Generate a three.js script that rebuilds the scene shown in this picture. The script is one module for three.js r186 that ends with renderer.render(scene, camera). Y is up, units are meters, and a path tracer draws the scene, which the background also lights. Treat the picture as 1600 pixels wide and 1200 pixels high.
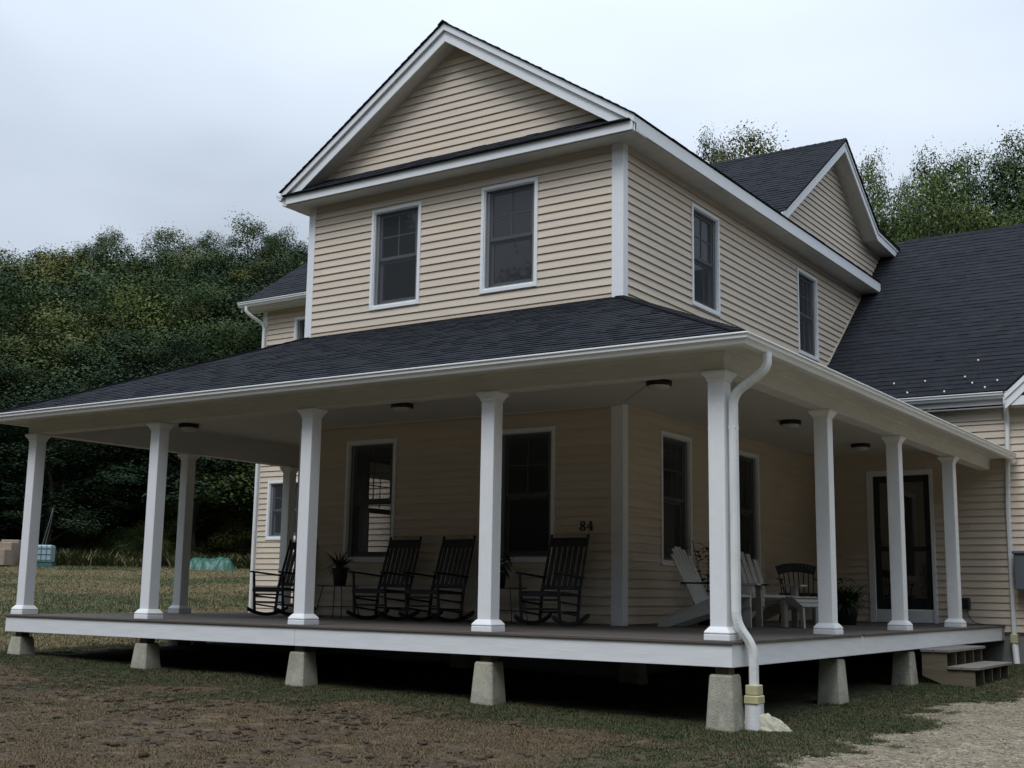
import * as THREE from 'three';
import { mergeGeometries } from 'three/addons/utils/BufferGeometryUtils.js';
import { TextGeometry } from 'three/addons/geometries/TextGeometry.js';
import { FontLoader } from 'three/addons/loaders/FontLoader.js';

// ------------------------------------------------------------------ camera, sky, sun, exposure
const scene = new THREE.Scene();
const camera = new THREE.PerspectiveCamera(34.563, 1024 / 768, 0.1, 600);
camera.position.set(4.6129, 0.3979, 10.3469);
camera.rotation.order = 'YXZ';
camera.rotation.set(0.1669, 0.5915, 0.0158);
camera.updateMatrixWorld();

const renderer = new THREE.WebGLRenderer({ antialias: true });
renderer.setSize(1024, 768);
renderer.toneMapping = THREE.LinearToneMapping;
renderer.toneMappingExposure = 1.06;
renderer.shadowMap.enabled = true;

let seed = 12345;
const rnd = () => { seed = (seed * 1664525 + 1013904223) >>> 0; return seed / 4294967296; };
const rr = (a, b) => a + (b - a) * rnd();
const pick = (a) => a[Math.floor(rnd() * a.length)];
const NT = new Float32Array(65536); for (let i = 0; i < 65536; i++) NT[i] = rnd();
function vn(x, y) {
  const xi = Math.floor(x), yi = Math.floor(y); let fx = x - xi, fy = y - yi;
  fx = fx * fx * (3 - 2 * fx); fy = fy * fy * (3 - 2 * fy);
  const x0 = xi & 255, x1 = (xi + 1) & 255, y0 = (yi & 255) << 8, y1 = ((yi + 1) & 255) << 8;
  const a = NT[y0 + x0], b = NT[y0 + x1], c = NT[y1 + x0], d = NT[y1 + x1];
  return a + (b - a) * fx + (c - a + (a - b - c + d) * fx) * fy;
}
function fbm(x, y, o = 4) { let s = 0, a = .5, t = 0; for (let i = 0; i < o; i++) { s += a * vn(x, y); t += a; x = x * 2.03 + 17.3; y = y * 2.03 + 9.1; a *= .5; } return s / t; }
const clamp = (v, a = 0, b = 1) => Math.min(b, Math.max(a, v));
const sst = (a, b, v) => { v = clamp((v - a) / (b - a)); return v * v * (3 - 2 * v); };

{ // overcast sky with soft cloud banks
  const W = 1024, H = 512, d = new Float32Array(W * H * 4);
  for (let j = 0; j < H; j++) {
    const el = ((j + .5) / H - .5) * Math.PI, sy = Math.sin(el), cy = Math.cos(el);
    for (let i = 0; i < W; i++) {
      const az = ((i + .5) / W - .5) * 2 * Math.PI, x = Math.cos(az) * cy, z = Math.sin(az) * cy;
      const k = 1 / (Math.max(sy, 0) + .22), px = x * k * 1.5 + 40, pz = z * k * 1.5 + 40;
      const w = fbm(px * .6 + 11, pz * .6 + 7, 3);
      const n = fbm(px + w * 1.6, pz + w * 1.6, 5), n2 = fbm(px * .45 + 5, pz * .45 + 3, 4);
      const c = clamp((n * .55 + n2 * .45 - .5) * 3.4, -1, 1);
      const L = (0.37 + 1.2 * Math.max(sy, 0)) * (1 + (c > 0 ? .2 : .36) * c);
      const g = .5 + .5 * c, o = (j * W + i) * 4;
      d[o] = L * (.79 + .05 * g); d[o + 1] = L * (.915 + .025 * g); d[o + 2] = L * (1.085 - .01 * g); d[o + 3] = 1;
      if (sy < 0) { d[o] *= .5; d[o + 1] *= .5; d[o + 2] *= .5; }
    }
  }
  const t = new THREE.DataTexture(d, W, H, THREE.RGBAFormat, THREE.FloatType);
  t.mapping = THREE.EquirectangularReflectionMapping; t.magFilter = t.minFilter = THREE.LinearFilter; t.wrapS = THREE.RepeatWrapping; t.needsUpdate = true;
  scene.background = t; scene.environment = t;
}
const sun = new THREE.DirectionalLight(0xfdfcff, 1.5);
sun.position.set(-1, 40, 23); sun.target.position.set(-4, 0, -5);
sun.castShadow = true; sun.shadow.radius = 45; sun.shadow.mapSize.set(2048, 2048);
Object.assign(sun.shadow.camera, { left: -45, right: 45, top: 45, bottom: -45, near: 1, far: 160 });
scene.add(sun, sun.target);

// ------------------------------------------------------------------ helpers
const V = (x, y, z) => new THREE.Vector3(x, y, z);
const used = {};
function numbered(n) { used[n] = (used[n] || 0) + 1; return used[n] === 1 ? n : n + '_' + String(used[n] - 1).padStart(3, '0'); }
function tag(o, label, category, group, kind) { if (label) o.userData.label = label; if (category) o.userData.category = category; if (group) o.userData.group = group; if (kind) o.userData.kind = kind; return o; }
function thing(name, label, category, pos = [0, 0, 0], turn = 0, group) {
  const g = new THREE.Group(); g.name = numbered(name); g.position.set(...pos); g.rotation.y = turn; scene.add(g); return tag(g, label, category, group);
}
function mesh(name, geo, mat, parent) {
  if (Array.isArray(geo)) geo = merge(geo);
  const m = new THREE.Mesh(geo, mat); m.name = parent ? name : numbered(name); m.castShadow = m.receiveShadow = true; (parent || scene).add(m); return m;
}
function merge(list) {
  list = list.map(g => { let q = g.index ? g.toNonIndexed() : g; for (const k of Object.keys(q.attributes)) if (!['position', 'normal', 'uv'].includes(k)) q.deleteAttribute(k); return q; });
  return mergeGeometries(list, false);
}
function boxUV(g) { // uv in metres by dominant normal
  const p = g.attributes.position, n = g.attributes.normal, uv = new Float32Array(p.count * 2);
  for (let i = 0; i < p.count; i++) {
    const ax = Math.abs(n.getX(i)), ay = Math.abs(n.getY(i)), az = Math.abs(n.getZ(i));
    let u, v; if (ay >= ax && ay >= az) { u = p.getX(i); v = p.getZ(i); } else if (ax >= az) { u = p.getZ(i); v = p.getY(i); } else { u = p.getX(i); v = p.getY(i); }
    uv[2 * i] = u; uv[2 * i + 1] = v;
  }
  g.setAttribute('uv', new THREE.BufferAttribute(uv, 2)); return g;
}
function chamferBox(a, b, c, r) { // box with flat faces, bevelled edges and corners
  const p = [], q = (...v) => { for (const k of v.length === 4 ? [0, 1, 2, 0, 2, 3] : [0, 1, 2]) p.push(...v[k]); };
  for (const s of [1, -1]) { // faces
    q([s * a, -b + r, -c + r], [s * a, b - r, -c + r], [s * a, b - r, c - r], [s * a, -b + r, c - r]); q([-a + r, s * b, -c + r], [a - r, s * b, -c + r], [a - r, s * b, c - r], [-a + r, s * b, c - r]); q([-a + r, -b + r, s * c], [a - r, -b + r, s * c], [a - r, b - r, s * c], [-a + r, b - r, s * c]);
    for (const t of [1, -1]) { // edges
      q([s * (a - r), t * b, -c + r], [s * a, t * (b - r), -c + r], [s * a, t * (b - r), c - r], [s * (a - r), t * b, c - r]); q([s * (a - r), -b + r, t * c], [s * a, -b + r, t * (c - r)], [s * a, b - r, t * (c - r)], [s * (a - r), b - r, t * c]); q([-a + r, s * (b - r), t * c], [-a + r, s * b, t * (c - r)], [a - r, s * b, t * (c - r)], [a - r, s * (b - r), t * c]);
      for (const u of [1, -1]) q([s * a, t * (b - r), u * (c - r)], [s * (a - r), t * b, u * (c - r)], [s * (a - r), t * (b - r), u * c]);
    }
  }
  for (let i = 0; i < p.length; i += 9) { // outward winding
    const A = V(p[i], p[i + 1], p[i + 2]), B = V(p[i + 3], p[i + 4], p[i + 5]), C = V(p[i + 6], p[i + 7], p[i + 8]), n = B.clone().sub(A).cross(C.clone().sub(A)); if (n.dot(A.clone().add(B).add(C)) < 0) for (let k = 0; k < 3; k++) { const t = p[i + 3 + k]; p[i + 3 + k] = p[i + 6 + k]; p[i + 6 + k] = t; }
  }
  const g = new THREE.BufferGeometry(); g.setAttribute('position', new THREE.Float32BufferAttribute(p, 3)); g.computeVertexNormals(); return g;
}
function bx(x0, x1, y0, y1, z0, z1, r = .003) {
  const w = Math.abs(x1 - x0), h = Math.abs(y1 - y0), d = Math.abs(z1 - z0);
  r = Math.min(r, w * .3, h * .3, d * .3);
  const g = r > 0 ? chamferBox(w / 2, h / 2, d / 2, r) : new THREE.BoxGeometry(w, h, d);
  g.translate((x0 + x1) / 2, (y0 + y1) / 2, (z0 + z1) / 2); return boxUV(g);
}
function bar(a, b, w, d, r = .003, up = V(0, 0, 1)) { // box bar from a to b, w across, d along up
  const dir = b.clone().sub(a), L = dir.length(); dir.normalize();
  const x = new THREE.Vector3().crossVectors(dir, up).normalize(), z = new THREE.Vector3().crossVectors(x, dir).normalize();
  const g = bx(-w / 2, w / 2, -L / 2, L / 2, -d / 2, d / 2, r);
  g.applyMatrix4(new THREE.Matrix4().makeBasis(x, dir, z).setPosition(a.clone().add(b).multiplyScalar(.5))); return g;
}
function rod(a, b, r0, r1 = r0, seg = 8) {
  const dir = b.clone().sub(a), L = dir.length();
  const g = new THREE.CylinderGeometry(r1, r0, L, seg, 1); g.applyQuaternion(new THREE.Quaternion().setFromUnitVectors(V(0, 1, 0), dir.normalize())); const m = a.clone().add(b).multiplyScalar(.5); g.translate(m.x, m.y, m.z); return g;
}
function prism(pts, frame, d0, d1, holes = []) { // polygon in (u,y) pushed along the frame's normal
  const s = new THREE.Shape(pts.map(p => new THREE.Vector2(...p)));
  for (const h of holes) s.holes.push(new THREE.Path(h.map(p => new THREE.Vector2(...p))));
  const g = new THREE.ExtrudeGeometry(s, { depth: d1 - d0, bevelEnabled: false }); g.translate(0, 0, d0); if (frame) g.applyMatrix4(frame); return g;
}
const FR = {
  front: z => new THREE.Matrix4().makeBasis(V(1, 0, 0), V(0, 1, 0), V(0, 0, 1)).setPosition(0, 0, z),
  right: x => new THREE.Matrix4().makeBasis(V(0, 0, -1), V(0, 1, 0), V(1, 0, 0)).setPosition(x, 0, 0),   // u = -z
  left: x => new THREE.Matrix4().makeBasis(V(0, 0, 1), V(0, 1, 0), V(-1, 0, 0)).setPosition(x, 0, 0),    // u = z
  back: z => new THREE.Matrix4().makeBasis(V(-1, 0, 0), V(0, 1, 0), V(0, 0, -1)).setPosition(0, 0, z)
};
class Tri { // loose triangles
  constructor() { this.p = []; this.u = []; this.c = []; }
  quad(a, b, c, d, uv, col) { for (const k of [0, 1, 2, 0, 2, 3]) { const v = [a, b, c, d][k]; this.p.push(v.x, v.y, v.z); const t = uv ? uv[k] : [v.x + v.z, v.y]; this.u.push(t[0], t[1]); if (col) this.c.push(...col); } }
  tri(a, b, c, col) { for (const v of [a, b, c]) { this.p.push(v.x, v.y, v.z); this.u.push(v.x, v.z); if (col) this.c.push(...col); } }
  geo() {
    const g = new THREE.BufferGeometry(); g.setAttribute('position', new THREE.Float32BufferAttribute(this.p, 3)); g.setAttribute('uv', new THREE.Float32BufferAttribute(this.u, 2));
    if (this.c.length) g.setAttribute('color', new THREE.Float32BufferAttribute(this.c, 3)); g.computeVertexNormals(); return g;
  }
}
// ------------------------------------------------------------------ textures and materials
function dataTex(w, h, fn, srgb) {
  const d = new Uint8Array(w * h * 4);
  for (let j = 0; j < h; j++) for (let i = 0; i < w; i++) { const c = fn(i, j), o = (j * w + i) * 4; if (typeof c === 'number') d[o] = d[o + 1] = d[o + 2] = clamp(c) * 255; else { d[o] = clamp(c[0]) * 255; d[o + 1] = clamp(c[1]) * 255; d[o + 2] = clamp(c[2]) * 255; } d[o + 3] = 255; }
  const t = new THREE.DataTexture(d, w, h); t.wrapS = t.wrapT = THREE.RepeatWrapping; t.magFilter = THREE.LinearFilter; t.minFilter = THREE.LinearMipmapLinearFilter; t.generateMipmaps = true;
  if (srgb) t.colorSpace = THREE.SRGBColorSpace; t.needsUpdate = true; return t;
}
const lin = (r, g, b) => new THREE.Color().setRGB(r, g, b);
const toS = v => v <= .0031308 ? v * 12.92 : 1.055 * Math.pow(v, 1 / 2.4) - .055;
// mottled surface: base linear colour, relative amplitude, scale of noise cells across the tile, stretch
function mottle(size, base, amp, cells, sx = 1, tint = [0, 0, 0]) {
  return dataTex(size, size, (i, j) => {
    const x = i / size * cells / sx, y = j / size * cells;
    const n = fbm(x, y, 5) - .5, m = fbm(x * 5 + 50, y * 5 + 20, 3) - .5, q = fbm(x * .5 + 9, y * .5 + 4, 3) - .5;
    const f = 1 + amp * (n * 1.1 + m * .9);
    return [toS(base[0] * f + tint[0] * q), toS(base[1] * f + tint[1] * q), toS(base[2] * f + tint[2] * q)];
  }, true);
}
const grain = dataTex(512, 512, (i, j) => .5 + .5 * (fbm(i / 512 * 8, j / 512 * 90, 3) - .5) * 1.6);
const rough = dataTex(512, 512, (i, j) => fbm(i / 512 * 40, j / 512 * 40, 4));
const std = (o) => new THREE.MeshStandardMaterial(Object.assign({ side: THREE.DoubleSide }, o));
const rep = (t, a, b = a) => { const c = t.clone(); c.repeat.set(a, b); c.needsUpdate = true; return c; };
const sidingMap = mottle(512, [.63, .54, .435], .14, 6, 6, [.03, .03, .02]);
const M = {
  siding: [0, 1, 2].map(k => std({ map: rep(sidingMap, .31 + .04 * k, .6), color: lin(...[[1, 1, 1], [.965, .97, .96], [1.0, .985, .95]][k]), roughness: .62, bumpMap: rep(grain, .7, 2.2), bumpScale: .0012 })),
  sheath: std({ color: lin(.34, .29, .21), roughness: .9 }),
  inner: std({ color: lin(.4, .37, .33), roughness: .95 }),
  white: std({ map: rep(mottle(512, [.8, .815, .82], .06, 10, 1, [.02, .02, .02]), .9), roughness: .5 }),
  rim: std({ map: rep(mottle(512, [.78, .795, .795], .12, 9, 5, [.06, .05, .04]), .7, 1.3), roughness: .6, bumpMap: rep(grain, .6, 2), bumpScale: .001 }),
  gutter: std({ map: rep(mottle(512, [.74, .755, .745], .2, 8, 7, [.09, .08, .06]), .5, 3), roughness: .42 }),
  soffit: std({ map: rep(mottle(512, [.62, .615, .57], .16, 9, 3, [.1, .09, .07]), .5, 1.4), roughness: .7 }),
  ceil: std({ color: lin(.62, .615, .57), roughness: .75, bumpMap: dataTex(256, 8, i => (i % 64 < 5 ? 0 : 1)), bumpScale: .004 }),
  sash: std({ color: lin(.17, .18, .185), roughness: .55 }),
  muntin: std({ color: lin(.16, .17, .18), roughness: .5 }),
  glass: new THREE.MeshPhysicalMaterial({ color: 0xffffff, transmission: 1, thickness: 0, roughness: .02, ior: 1.85, side: THREE.DoubleSide }),
  screen: std({ color: lin(.06, .066, .074), roughness: .9, transparent: true, opacity: .42, depthWrite: false }),
  shingle: new THREE.MeshPhysicalMaterial({ side: THREE.DoubleSide, specularIntensity: .3, vertexColors: true, roughness: .95, bumpMap: rep(rough, 9), bumpScale: .0025 }),
  roofdeck: std({ color: lin(.02, .022, .026), roughness: .95 }),
  deck: [0, 1, 2].map(k => std({ map: rep(mottle(256, [[.098, .083, .072], [.085, .073, .064], [.108, .093, .08]][k], .35, 10, 9), .6, 2.5), roughness: .8, bumpMap: rep(grain, .5, 2), bumpScale: .0015 })),
  tread: std({ map: rep(mottle(256, [.2, .185, .165], .4, 10, 9), .8, 3), roughness: .85, bumpMap: rep(grain, .6, 3), bumpScale: .002 }),
  joist: std({ map: rep(mottle(256, [.15, .125, .085], .4, 8, 6), .8, 2), roughness: .9 }),
  concrete: std({ map: rep(mottle(512, [.36, .345, .275], .4, 7, 1, [.16, .15, .1]), 1.3), roughness: .92, bumpMap: rep(rough, 3), bumpScale: .004 }),
  found: std({ map: rep(mottle(256, [.22, .215, .2], .4, 7), .6), roughness: .95 }),
  black: std({ color: lin(.012, .0125, .014), roughness: .45 }),
  blackWood: std({ map: rep(mottle(256, [.016, .017, .022], .5, 8, 5), 1.5, 3), roughness: .5 }),
  whiteWood: std({ map: rep(mottle(256, [.5, .5, .47], .22, 8, 5, [.08, .08, .08]), 1.2, 3), roughness: .6 }),
  bronze: std({ color: lin(.015, .014, .013), roughness: .4, metalness: .5 }),
  frost: std({ color: lin(.55, .54, .5), roughness: .35 }),
  door: std({ color: lin(.014, .016, .02), roughness: .35 }),
  pvc: std({ map: rep(mottle(256, [.48, .45, .26], .3, 6, 1, [.1, .1, .02]), 3), roughness: .5 }),
  stone: std({ map: rep(mottle(256, [.55, .52, .4], .6, 6, 1, [.3, .28, .2]), 3), roughness: .85, bumpMap: rep(rough, 4), bumpScale: .006 }),
  pot: std({ color: lin(.012, .014, .02), roughness: .4 }),
  leafD: std({ color: lin(.03, .05, .022), roughness: .6 }),
  leafG: std({ color: lin(.035, .062, .025), roughness: .6 }),
  grey: std({ color: lin(.12, .14, .155), roughness: .45, metalness: .2 }),
  bulb: std({ color: lin(.9, .9, .88), roughness: .25 })
};

// ------------------------------------------------------------------ layout (metres; y = 0 is the deck top)
const WX = -2.933, WL = -8.49, WZ = -3.43, ES = 6.32, MZ = -8.4, MLX = -14.47, ZC = -10.35, ZB = -15.2, PX = (WX + WL) / 2;
const COLW = .162, EXPO = .1135;
const RWE = -2.58, WSL = .656, WEY = 6.537;                  // wing roof: right eave edge x, slope, edge height
const wingY = x => WEY + WSL * ((WX - WL) / 2 + .353 - Math.abs(x - PX));
const mainY = z => z > -11.53 ? 6.47 + .70 * (-8.03 - z) : z > -13.37 ? 8.92 - .695 * (-11.53 - z) : 7.641 - .06 * (-13.37 - z);
const connY = z => 3.70 + .83 * (-10.12 - z);
const connZ = y => -10.12 - (y - 3.70) / .83;
function gh0(x, z) { // ground
  let h = -.785 - .024 * Math.min(x, 0) * (x < -10 ? 10 / -x : 1) - .03 * x * (x > 0 ? .4 : 0);
  h += z > 0 ? -.028 * Math.min(z, 16) : -.021 * Math.max(z, -14);
  const t = (x + 8) * -.75 + (z + 6) * -.66;
  h += .056 * Math.max(0, t - 3) * sst(0, 10, t - 3) * (t > 45 ? 45 / t : 1) + .25 * Math.max(0, t - 37) * sst(0, 20, t - 37);
  return h;
}
const gh = (x, z) => { const n = (x > -15.5 && x < 7.5 && z > -11.5 && z < 13.5) ? 1 : 0; return gh0(x, z) + n * (.045 * (fbm(x * 1.1 + 30, z * 1.1 + 30, 3) - .5)); };
// how green / how gravelly the ground is
const drive = (x, z) => sst(-.42, .42, (x - (1.02 + .22 * sst(-2.5, 1.2, z) * sst(3, 1.2, z) - .4 * sst(1.4, 3, z) + .5 * sst(-4, -9, z))) + (fbm(x * 1.7 + 3, z * 1.7 + 8, 4) - .5) * 1.2 + (fbm(x * 9 + 3, z * 9 + 8, 3) - .5) * .7);
const green = (x, z) => clamp(sst(1.5, .3, z + (fbm(x * .9, z * .9, 3) - .5) * 1.6) * .85 * sst(-13, -10, x + (z > -1 ? 2 : 0)) + sst(-1.2, .3, x - .12 * z) * .75 + sst(.56, .7, fbm(x * .45 + 7, z * .45 + 2, 4)) * .8 - .12);

// ------------------------------------------------------------------ ground
const NX0 = -16, NX1 = 8, NZ0 = -12, NZ1 = 14;
{
  const S = 2048;
  const map = dataTex(S, S, (i, j) => {
    const x = NX0 + (i + .5) / S * (NX1 - NX0), z = NZ0 + (j + .5) / S * (NZ1 - NZ0);
    const g = green(x, z), d = drive(x, z);
    const f1 = fbm(x * 16, z * 16, 3), f2 = vn(x * 55 + 3, z * 55), f3 = fbm(x * 2.3 + 20, z * 2.3, 4), f4 = vn(x * 26 + 9, z * 90 + 5);
    let k = .5 + .75 * f1 * (.5 + f2) + .25 * f4;
    const straw = sst(.42, .68, f4 * .5 + f3 * .5);
    let r = .066 + .066 * straw, gg = .047 + .047 * straw, b = .027 + .023 * straw;
    const clod = sst(.56, .68, fbm(x * 3.1 + 70, z * 3.1 + 15, 4)) * sst(1, 3, z); r += (.05 - r) * clod * .6; gg += (.034 - gg) * clod * .6; b += (.02 - b) * clod * .6;
    r += (.045 - r) * g * .85; gg += (.055 - gg) * g * .85; b += (.02 - b) * g * .85;
    const st = .62 + .7 * f2 * f1 * 2;
    r += (.27 * st - r) * d; gg += (.228 * st - gg) * d; b += (.16 * st - b) * d; k += (1 - k) * d * .6;
    return [toS(r * k), toS(gg * k), toS(b * k)];
  }, true);
  map.wrapS = map.wrapT = THREE.ClampToEdgeWrapping;
  const nx = 300, nz = 325, pos = [], uv = [], idx = [];
  for (let j = 0; j <= nz; j++) for (let i = 0; i <= nx; i++) {
    const x = NX0 + (NX1 - NX0) * i / nx, z = NZ0 + (NZ1 - NZ0) * j / nz, edge = Math.min(i, j, nx - i, nz - j) / 10;
    const d = drive(x, z), m = sst(0, 1, edge);
    pos.push(x, gh(x, z) + m * (.028 * (vn(x * 9, z * 9) - .5) + .022 * (vn(x * 23, z * 23) - .5)) * (1 - d * .75) + m * .035 * sst(.56, .7, fbm(x * 3.1 + 70, z * 3.1 + 15, 4)) * sst(1, 3, z) * vn(x * 12, z * 12), z); uv.push(i / nx, j / nz);
    if (i < nx && j < nz) { const a = j * (nx + 1) + i, b = a + nx + 1; idx.push(a, b, a + 1, a + 1, b, b + 1); }
  }
  const g = new THREE.BufferGeometry(); g.setAttribute('position', new THREE.Float32BufferAttribute(pos, 3)); g.setAttribute('uv', new THREE.Float32BufferAttribute(uv, 2)); g.setIndex(idx); g.computeVertexNormals();
  tag(mesh('lawn', g, std({ map, roughness: 1, bumpMap: rep(rough, 40), bumpScale: .02 })), 'patchy dry brown lawn and pale gravel edge round the porch', null, null, 'structure');
  // far terrain
  const P = [], C = [], I = [], N = 130, X0 = -170, Z0 = -190, st = 2.4; const key = {};
  const coord = k => k;
  const xs = [], zs = []; for (let x = -170; x <= 120; x += (x > -40 && x < 20 ? 1 : 2)) xs.push(x); for (let z = -190; z <= 60; z += (z > -40 && z < 20 ? 1 : 2)) zs.push(z);
  for (let j = 0; j < zs.length; j++) for (let i = 0; i < xs.length; i++) {
    const x = xs[i], z = zs[j]; P.push(x, gh0(x, z), z);
    const t = (x + 8) * -.75 + (z + 6) * -.66, wood = sst(33, 38, t + (fbm(x * .2, z * .2, 3) - .5) * 6) ;
    const n = fbm(x * .35 + 5, z * .35, 4), gr = clamp(sst(.42, .62, n) * .8 + sst(26, 33, t) * .9 - sst(20, 12, t) * .0);
    let r = .185 + (.07 - .185) * gr, g2 = .15 + (.088 - .15) * gr, b = .07 + (.032 - .07) * gr; const k = .8 + .4 * vn(x * 1.3, z * 1.3);
    const nr = sst(-16, -10, x) * sst(-14, -8, z); r += (.075 - r) * nr; g2 += (.066 - g2) * nr; b += (.035 - b) * nr; r *= k; g2 *= k; b *= k; r += (.03 - r) * wood; g2 += (.032 - g2) * wood; b += (.017 - b) * wood; C.push(r, g2, b);
    if (i < xs.length - 1 && j < zs.length - 1 && !(x >= NX0 && x < NX1 && z >= NZ0 && z < NZ1)) { const a = j * xs.length + i, b2 = a + xs.length; I.push(a, b2, a + 1, a + 1, b2, b2 + 1); }
  }
  const g2 = new THREE.BufferGeometry(); g2.setAttribute('position', new THREE.Float32BufferAttribute(P, 3)); g2.setAttribute('color', new THREE.Float32BufferAttribute(C, 3));
  const U = []; for (let i = 0; i < P.length; i += 3) U.push(P[i] * .2, P[i + 2] * .2); g2.setAttribute('uv', new THREE.Float32BufferAttribute(U, 2)); g2.setIndex(I); g2.computeVertexNormals();
  tag(mesh('field', g2, std({ vertexColors: true, map: mottle(512, [.8, .8, .8], .9, 14), roughness: 1, bumpMap: rep(rough, 2), bumpScale: .05 })), 'dry tan and green grass slope rising to the woods', null, null, 'structure');
}

// ------------------------------------------------------------------ house and porch builders
const house = thing('house', 'two storey beige clapboard house with white trim and dark shingle roofs', 'house');
const porch = thing('porch', 'wraparound porch with white square columns and dark hipped roof on concrete piers', 'porch');

function sidingCourse(frame, y0, y1, uL, uR, opens) { // wedge shaped lap; returns one geometry per piece between openings
  const th = y => .024 - .020 * (y - y0) / (y1 - y0), p = (u, y, d) => V(u, y, d).applyMatrix4(frame), off = rnd() * 3, out = [];
  const ym = (y0 + y1) / 2, br = [uL(ym), uR(ym)];
  for (const o of opens) if (o[2] < y1 - .003 && o[3] > y0 + .003) for (const u of [o[0], o[1]]) if (u > br[0] + .01 && u < br[1] - .01) br.push(u);
  br.sort((a, b) => a - b);
  for (let k = 0; k + 1 < br.length; k++) {
    const um = (br[k] + br[k + 1]) / 2; let a = y0, b = y1; if (br[k + 1] - br[k] < .01) continue;
    for (const o of opens) if (o[0] < um && o[1] > um) { if (o[2] <= a && o[3] >= b) a = b; else if (o[2] > a && o[2] < b) b = o[2]; else if (o[3] > a && o[3] < b) a = o[3]; }
    if (b - a < .003) continue;
    const first = k === 0, last = k === br.length - 2, L0 = first ? uL(a) : br[k], L1 = first ? uL(b) : br[k], R0 = last ? uR(a) : br[k + 1], R1 = last ? uR(b) : br[k + 1];
    const T = new Tri(), ta = th(a), tb = th(b), nb = b === y1 ? .012 : 0, na = a === y0 ? .011 : 0, uv = [[L0 + off, a + off], [R0 + off, a + off], [R1 + off, b + off], [L1 + off, b + off]];
    T.quad(p(L0, a, ta), p(R0, a, ta), p(R1, b, tb), p(L1, b, tb), uv); if (nb) T.quad(p(L1, b, tb), p(R1, b, tb), p(R1, b + nb, tb - .001), p(L1, b + nb, tb - .001), uv);
    T.quad(p(L0, a + na, .006), p(R0, a + na, .006), p(R0, a, ta), p(L0, a, ta), uv);
    T.quad(p(L0, a, 0), p(L0, a, ta), p(L1, b, tb), p(L1, b, 0), uv); T.quad(p(R0, a, ta), p(R0, a, 0), p(R1, b, 0), p(R1, b, tb), uv);
    out.push(T.geo());
  }
  return out;
}
function siding(parent, frame, ya, yb, uL, uR, opens, joined) {
  const all = [];
  for (let y = ya; y < yb - .01; y += EXPO) { const m = pick(M.siding); for (const g of sidingCourse(frame, y, Math.min(y + EXPO, yb), uL, uR, opens)) if (joined) all.push(g); else mesh('siding_plank', g, m, parent); }
  if (joined) tag(mesh('siding', all, M.siding[0], parent), null, null, null, 'stuff');
}
const rect = (a, b, c, d) => [[a, c], [b, c], [b, d], [a, d]];
function addWindow(frame, [u0, u1, y0, y1], grille = true) {
  const c = .052, f = (...a) => { const g = bx(...a); g.applyMatrix4(frame); return g; };
  // picture frame casing, two steps like the photograph
  const w = mesh('window', [f(u0, u0 + c, y0, y1, -.02, .034), f(u1 - c, u1, y0, y1, -.02, .034), f(u0 + c, u1 - c, y1 - c, y1, -.02, .033), f(u0 + c, u1 - c, y0, y0 + c, -.02, .036),
    f(u0 + c, u0 + c + .014, y0 + c, y1 - c, -.02, .018), f(u1 - c - .014, u1 - c, y0 + c, y1 - c, -.02, .018), f(u0 + c + .014, u1 - c - .014, y1 - c - .014, y1 - c, -.02, .018), f(u0 + c + .014, u1 - c - .014, y0 + c, y0 + c + .02, -.02, .019)], M.white, house);
  const a = u0 + c + .014, b = u1 - c - .014, lo = y0 + c + .02, hi = y1 - c - .014, mid = lo + (hi - lo) * .5, s = .04;
  mesh('window_jamb', [f(a, a + .05, lo, hi, -.13, -.022), f(b - .05, b, lo, hi, -.13, -.022), f(a + .05, b - .05, hi - .02, hi, -.13, -.022), f(a + .05, b - .05, lo, lo + .025, -.13, -.021)], M.sash, w);
  const A = a + .05, B = b - .05, L = lo + .025, Hh = hi - .02;
  mesh('upper_sash', [f(A, A + s, mid - .02, Hh, -.075, -.04), f(B - s, B, mid - .02, Hh, -.075, -.04), f(A + s, B - s, Hh - s, Hh, -.075, -.041), f(A + s, B - s, mid - .025, mid + .025, -.075, -.039)], M.sash, w);
  mesh('lower_sash', [f(A, A + s, L, mid - .027, -.115, -.08), f(B - s, B, L, mid - .027, -.115, -.08), f(A + s, B - s, L, L + s + .015, -.115, -.079), f(A + s, B - s, mid - .06, mid - .02, -.115, -.081)], M.sash, w);
  const sheet = (p, q, c2, d2, dd) => { const g = new THREE.PlaneGeometry(q - p, d2 - c2); g.translate((p + q) / 2, (c2 + d2) / 2, dd); g.applyMatrix4(frame); return g; };
  mesh('pane', sheet(A + s, B - s, mid + .025, Hh - s, -.059), M.glass, w); mesh('pane', sheet(A + s, B - s, L + s + .015, mid - .06, -.099), M.glass, w);
  mesh('insect_screen', sheet(a + .002, b - .002, lo + .002, hi - .002, -.026), M.screen, w);
  if (grille) { const um = (A + B) / 2, ym = (mid + .025 + Hh - s) / 2; mesh('muntin', f(um - .009, um + .009, mid + .025, Hh - s, -.056, -.048), M.muntin, w); mesh('muntin', f(A + s, B - s, ym - .009, ym + .009, -.0555, -.0485), M.muntin, w); }
  return w;
}
const cut = o => rect(o[0] + .03, o[1] - .03, o[2] + .03, o[3] - .03);
const rz = (z0, z1, y0, y1) => [-z0, -z1, y0, y1];   // opening on a right-hand wall from z values

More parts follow.
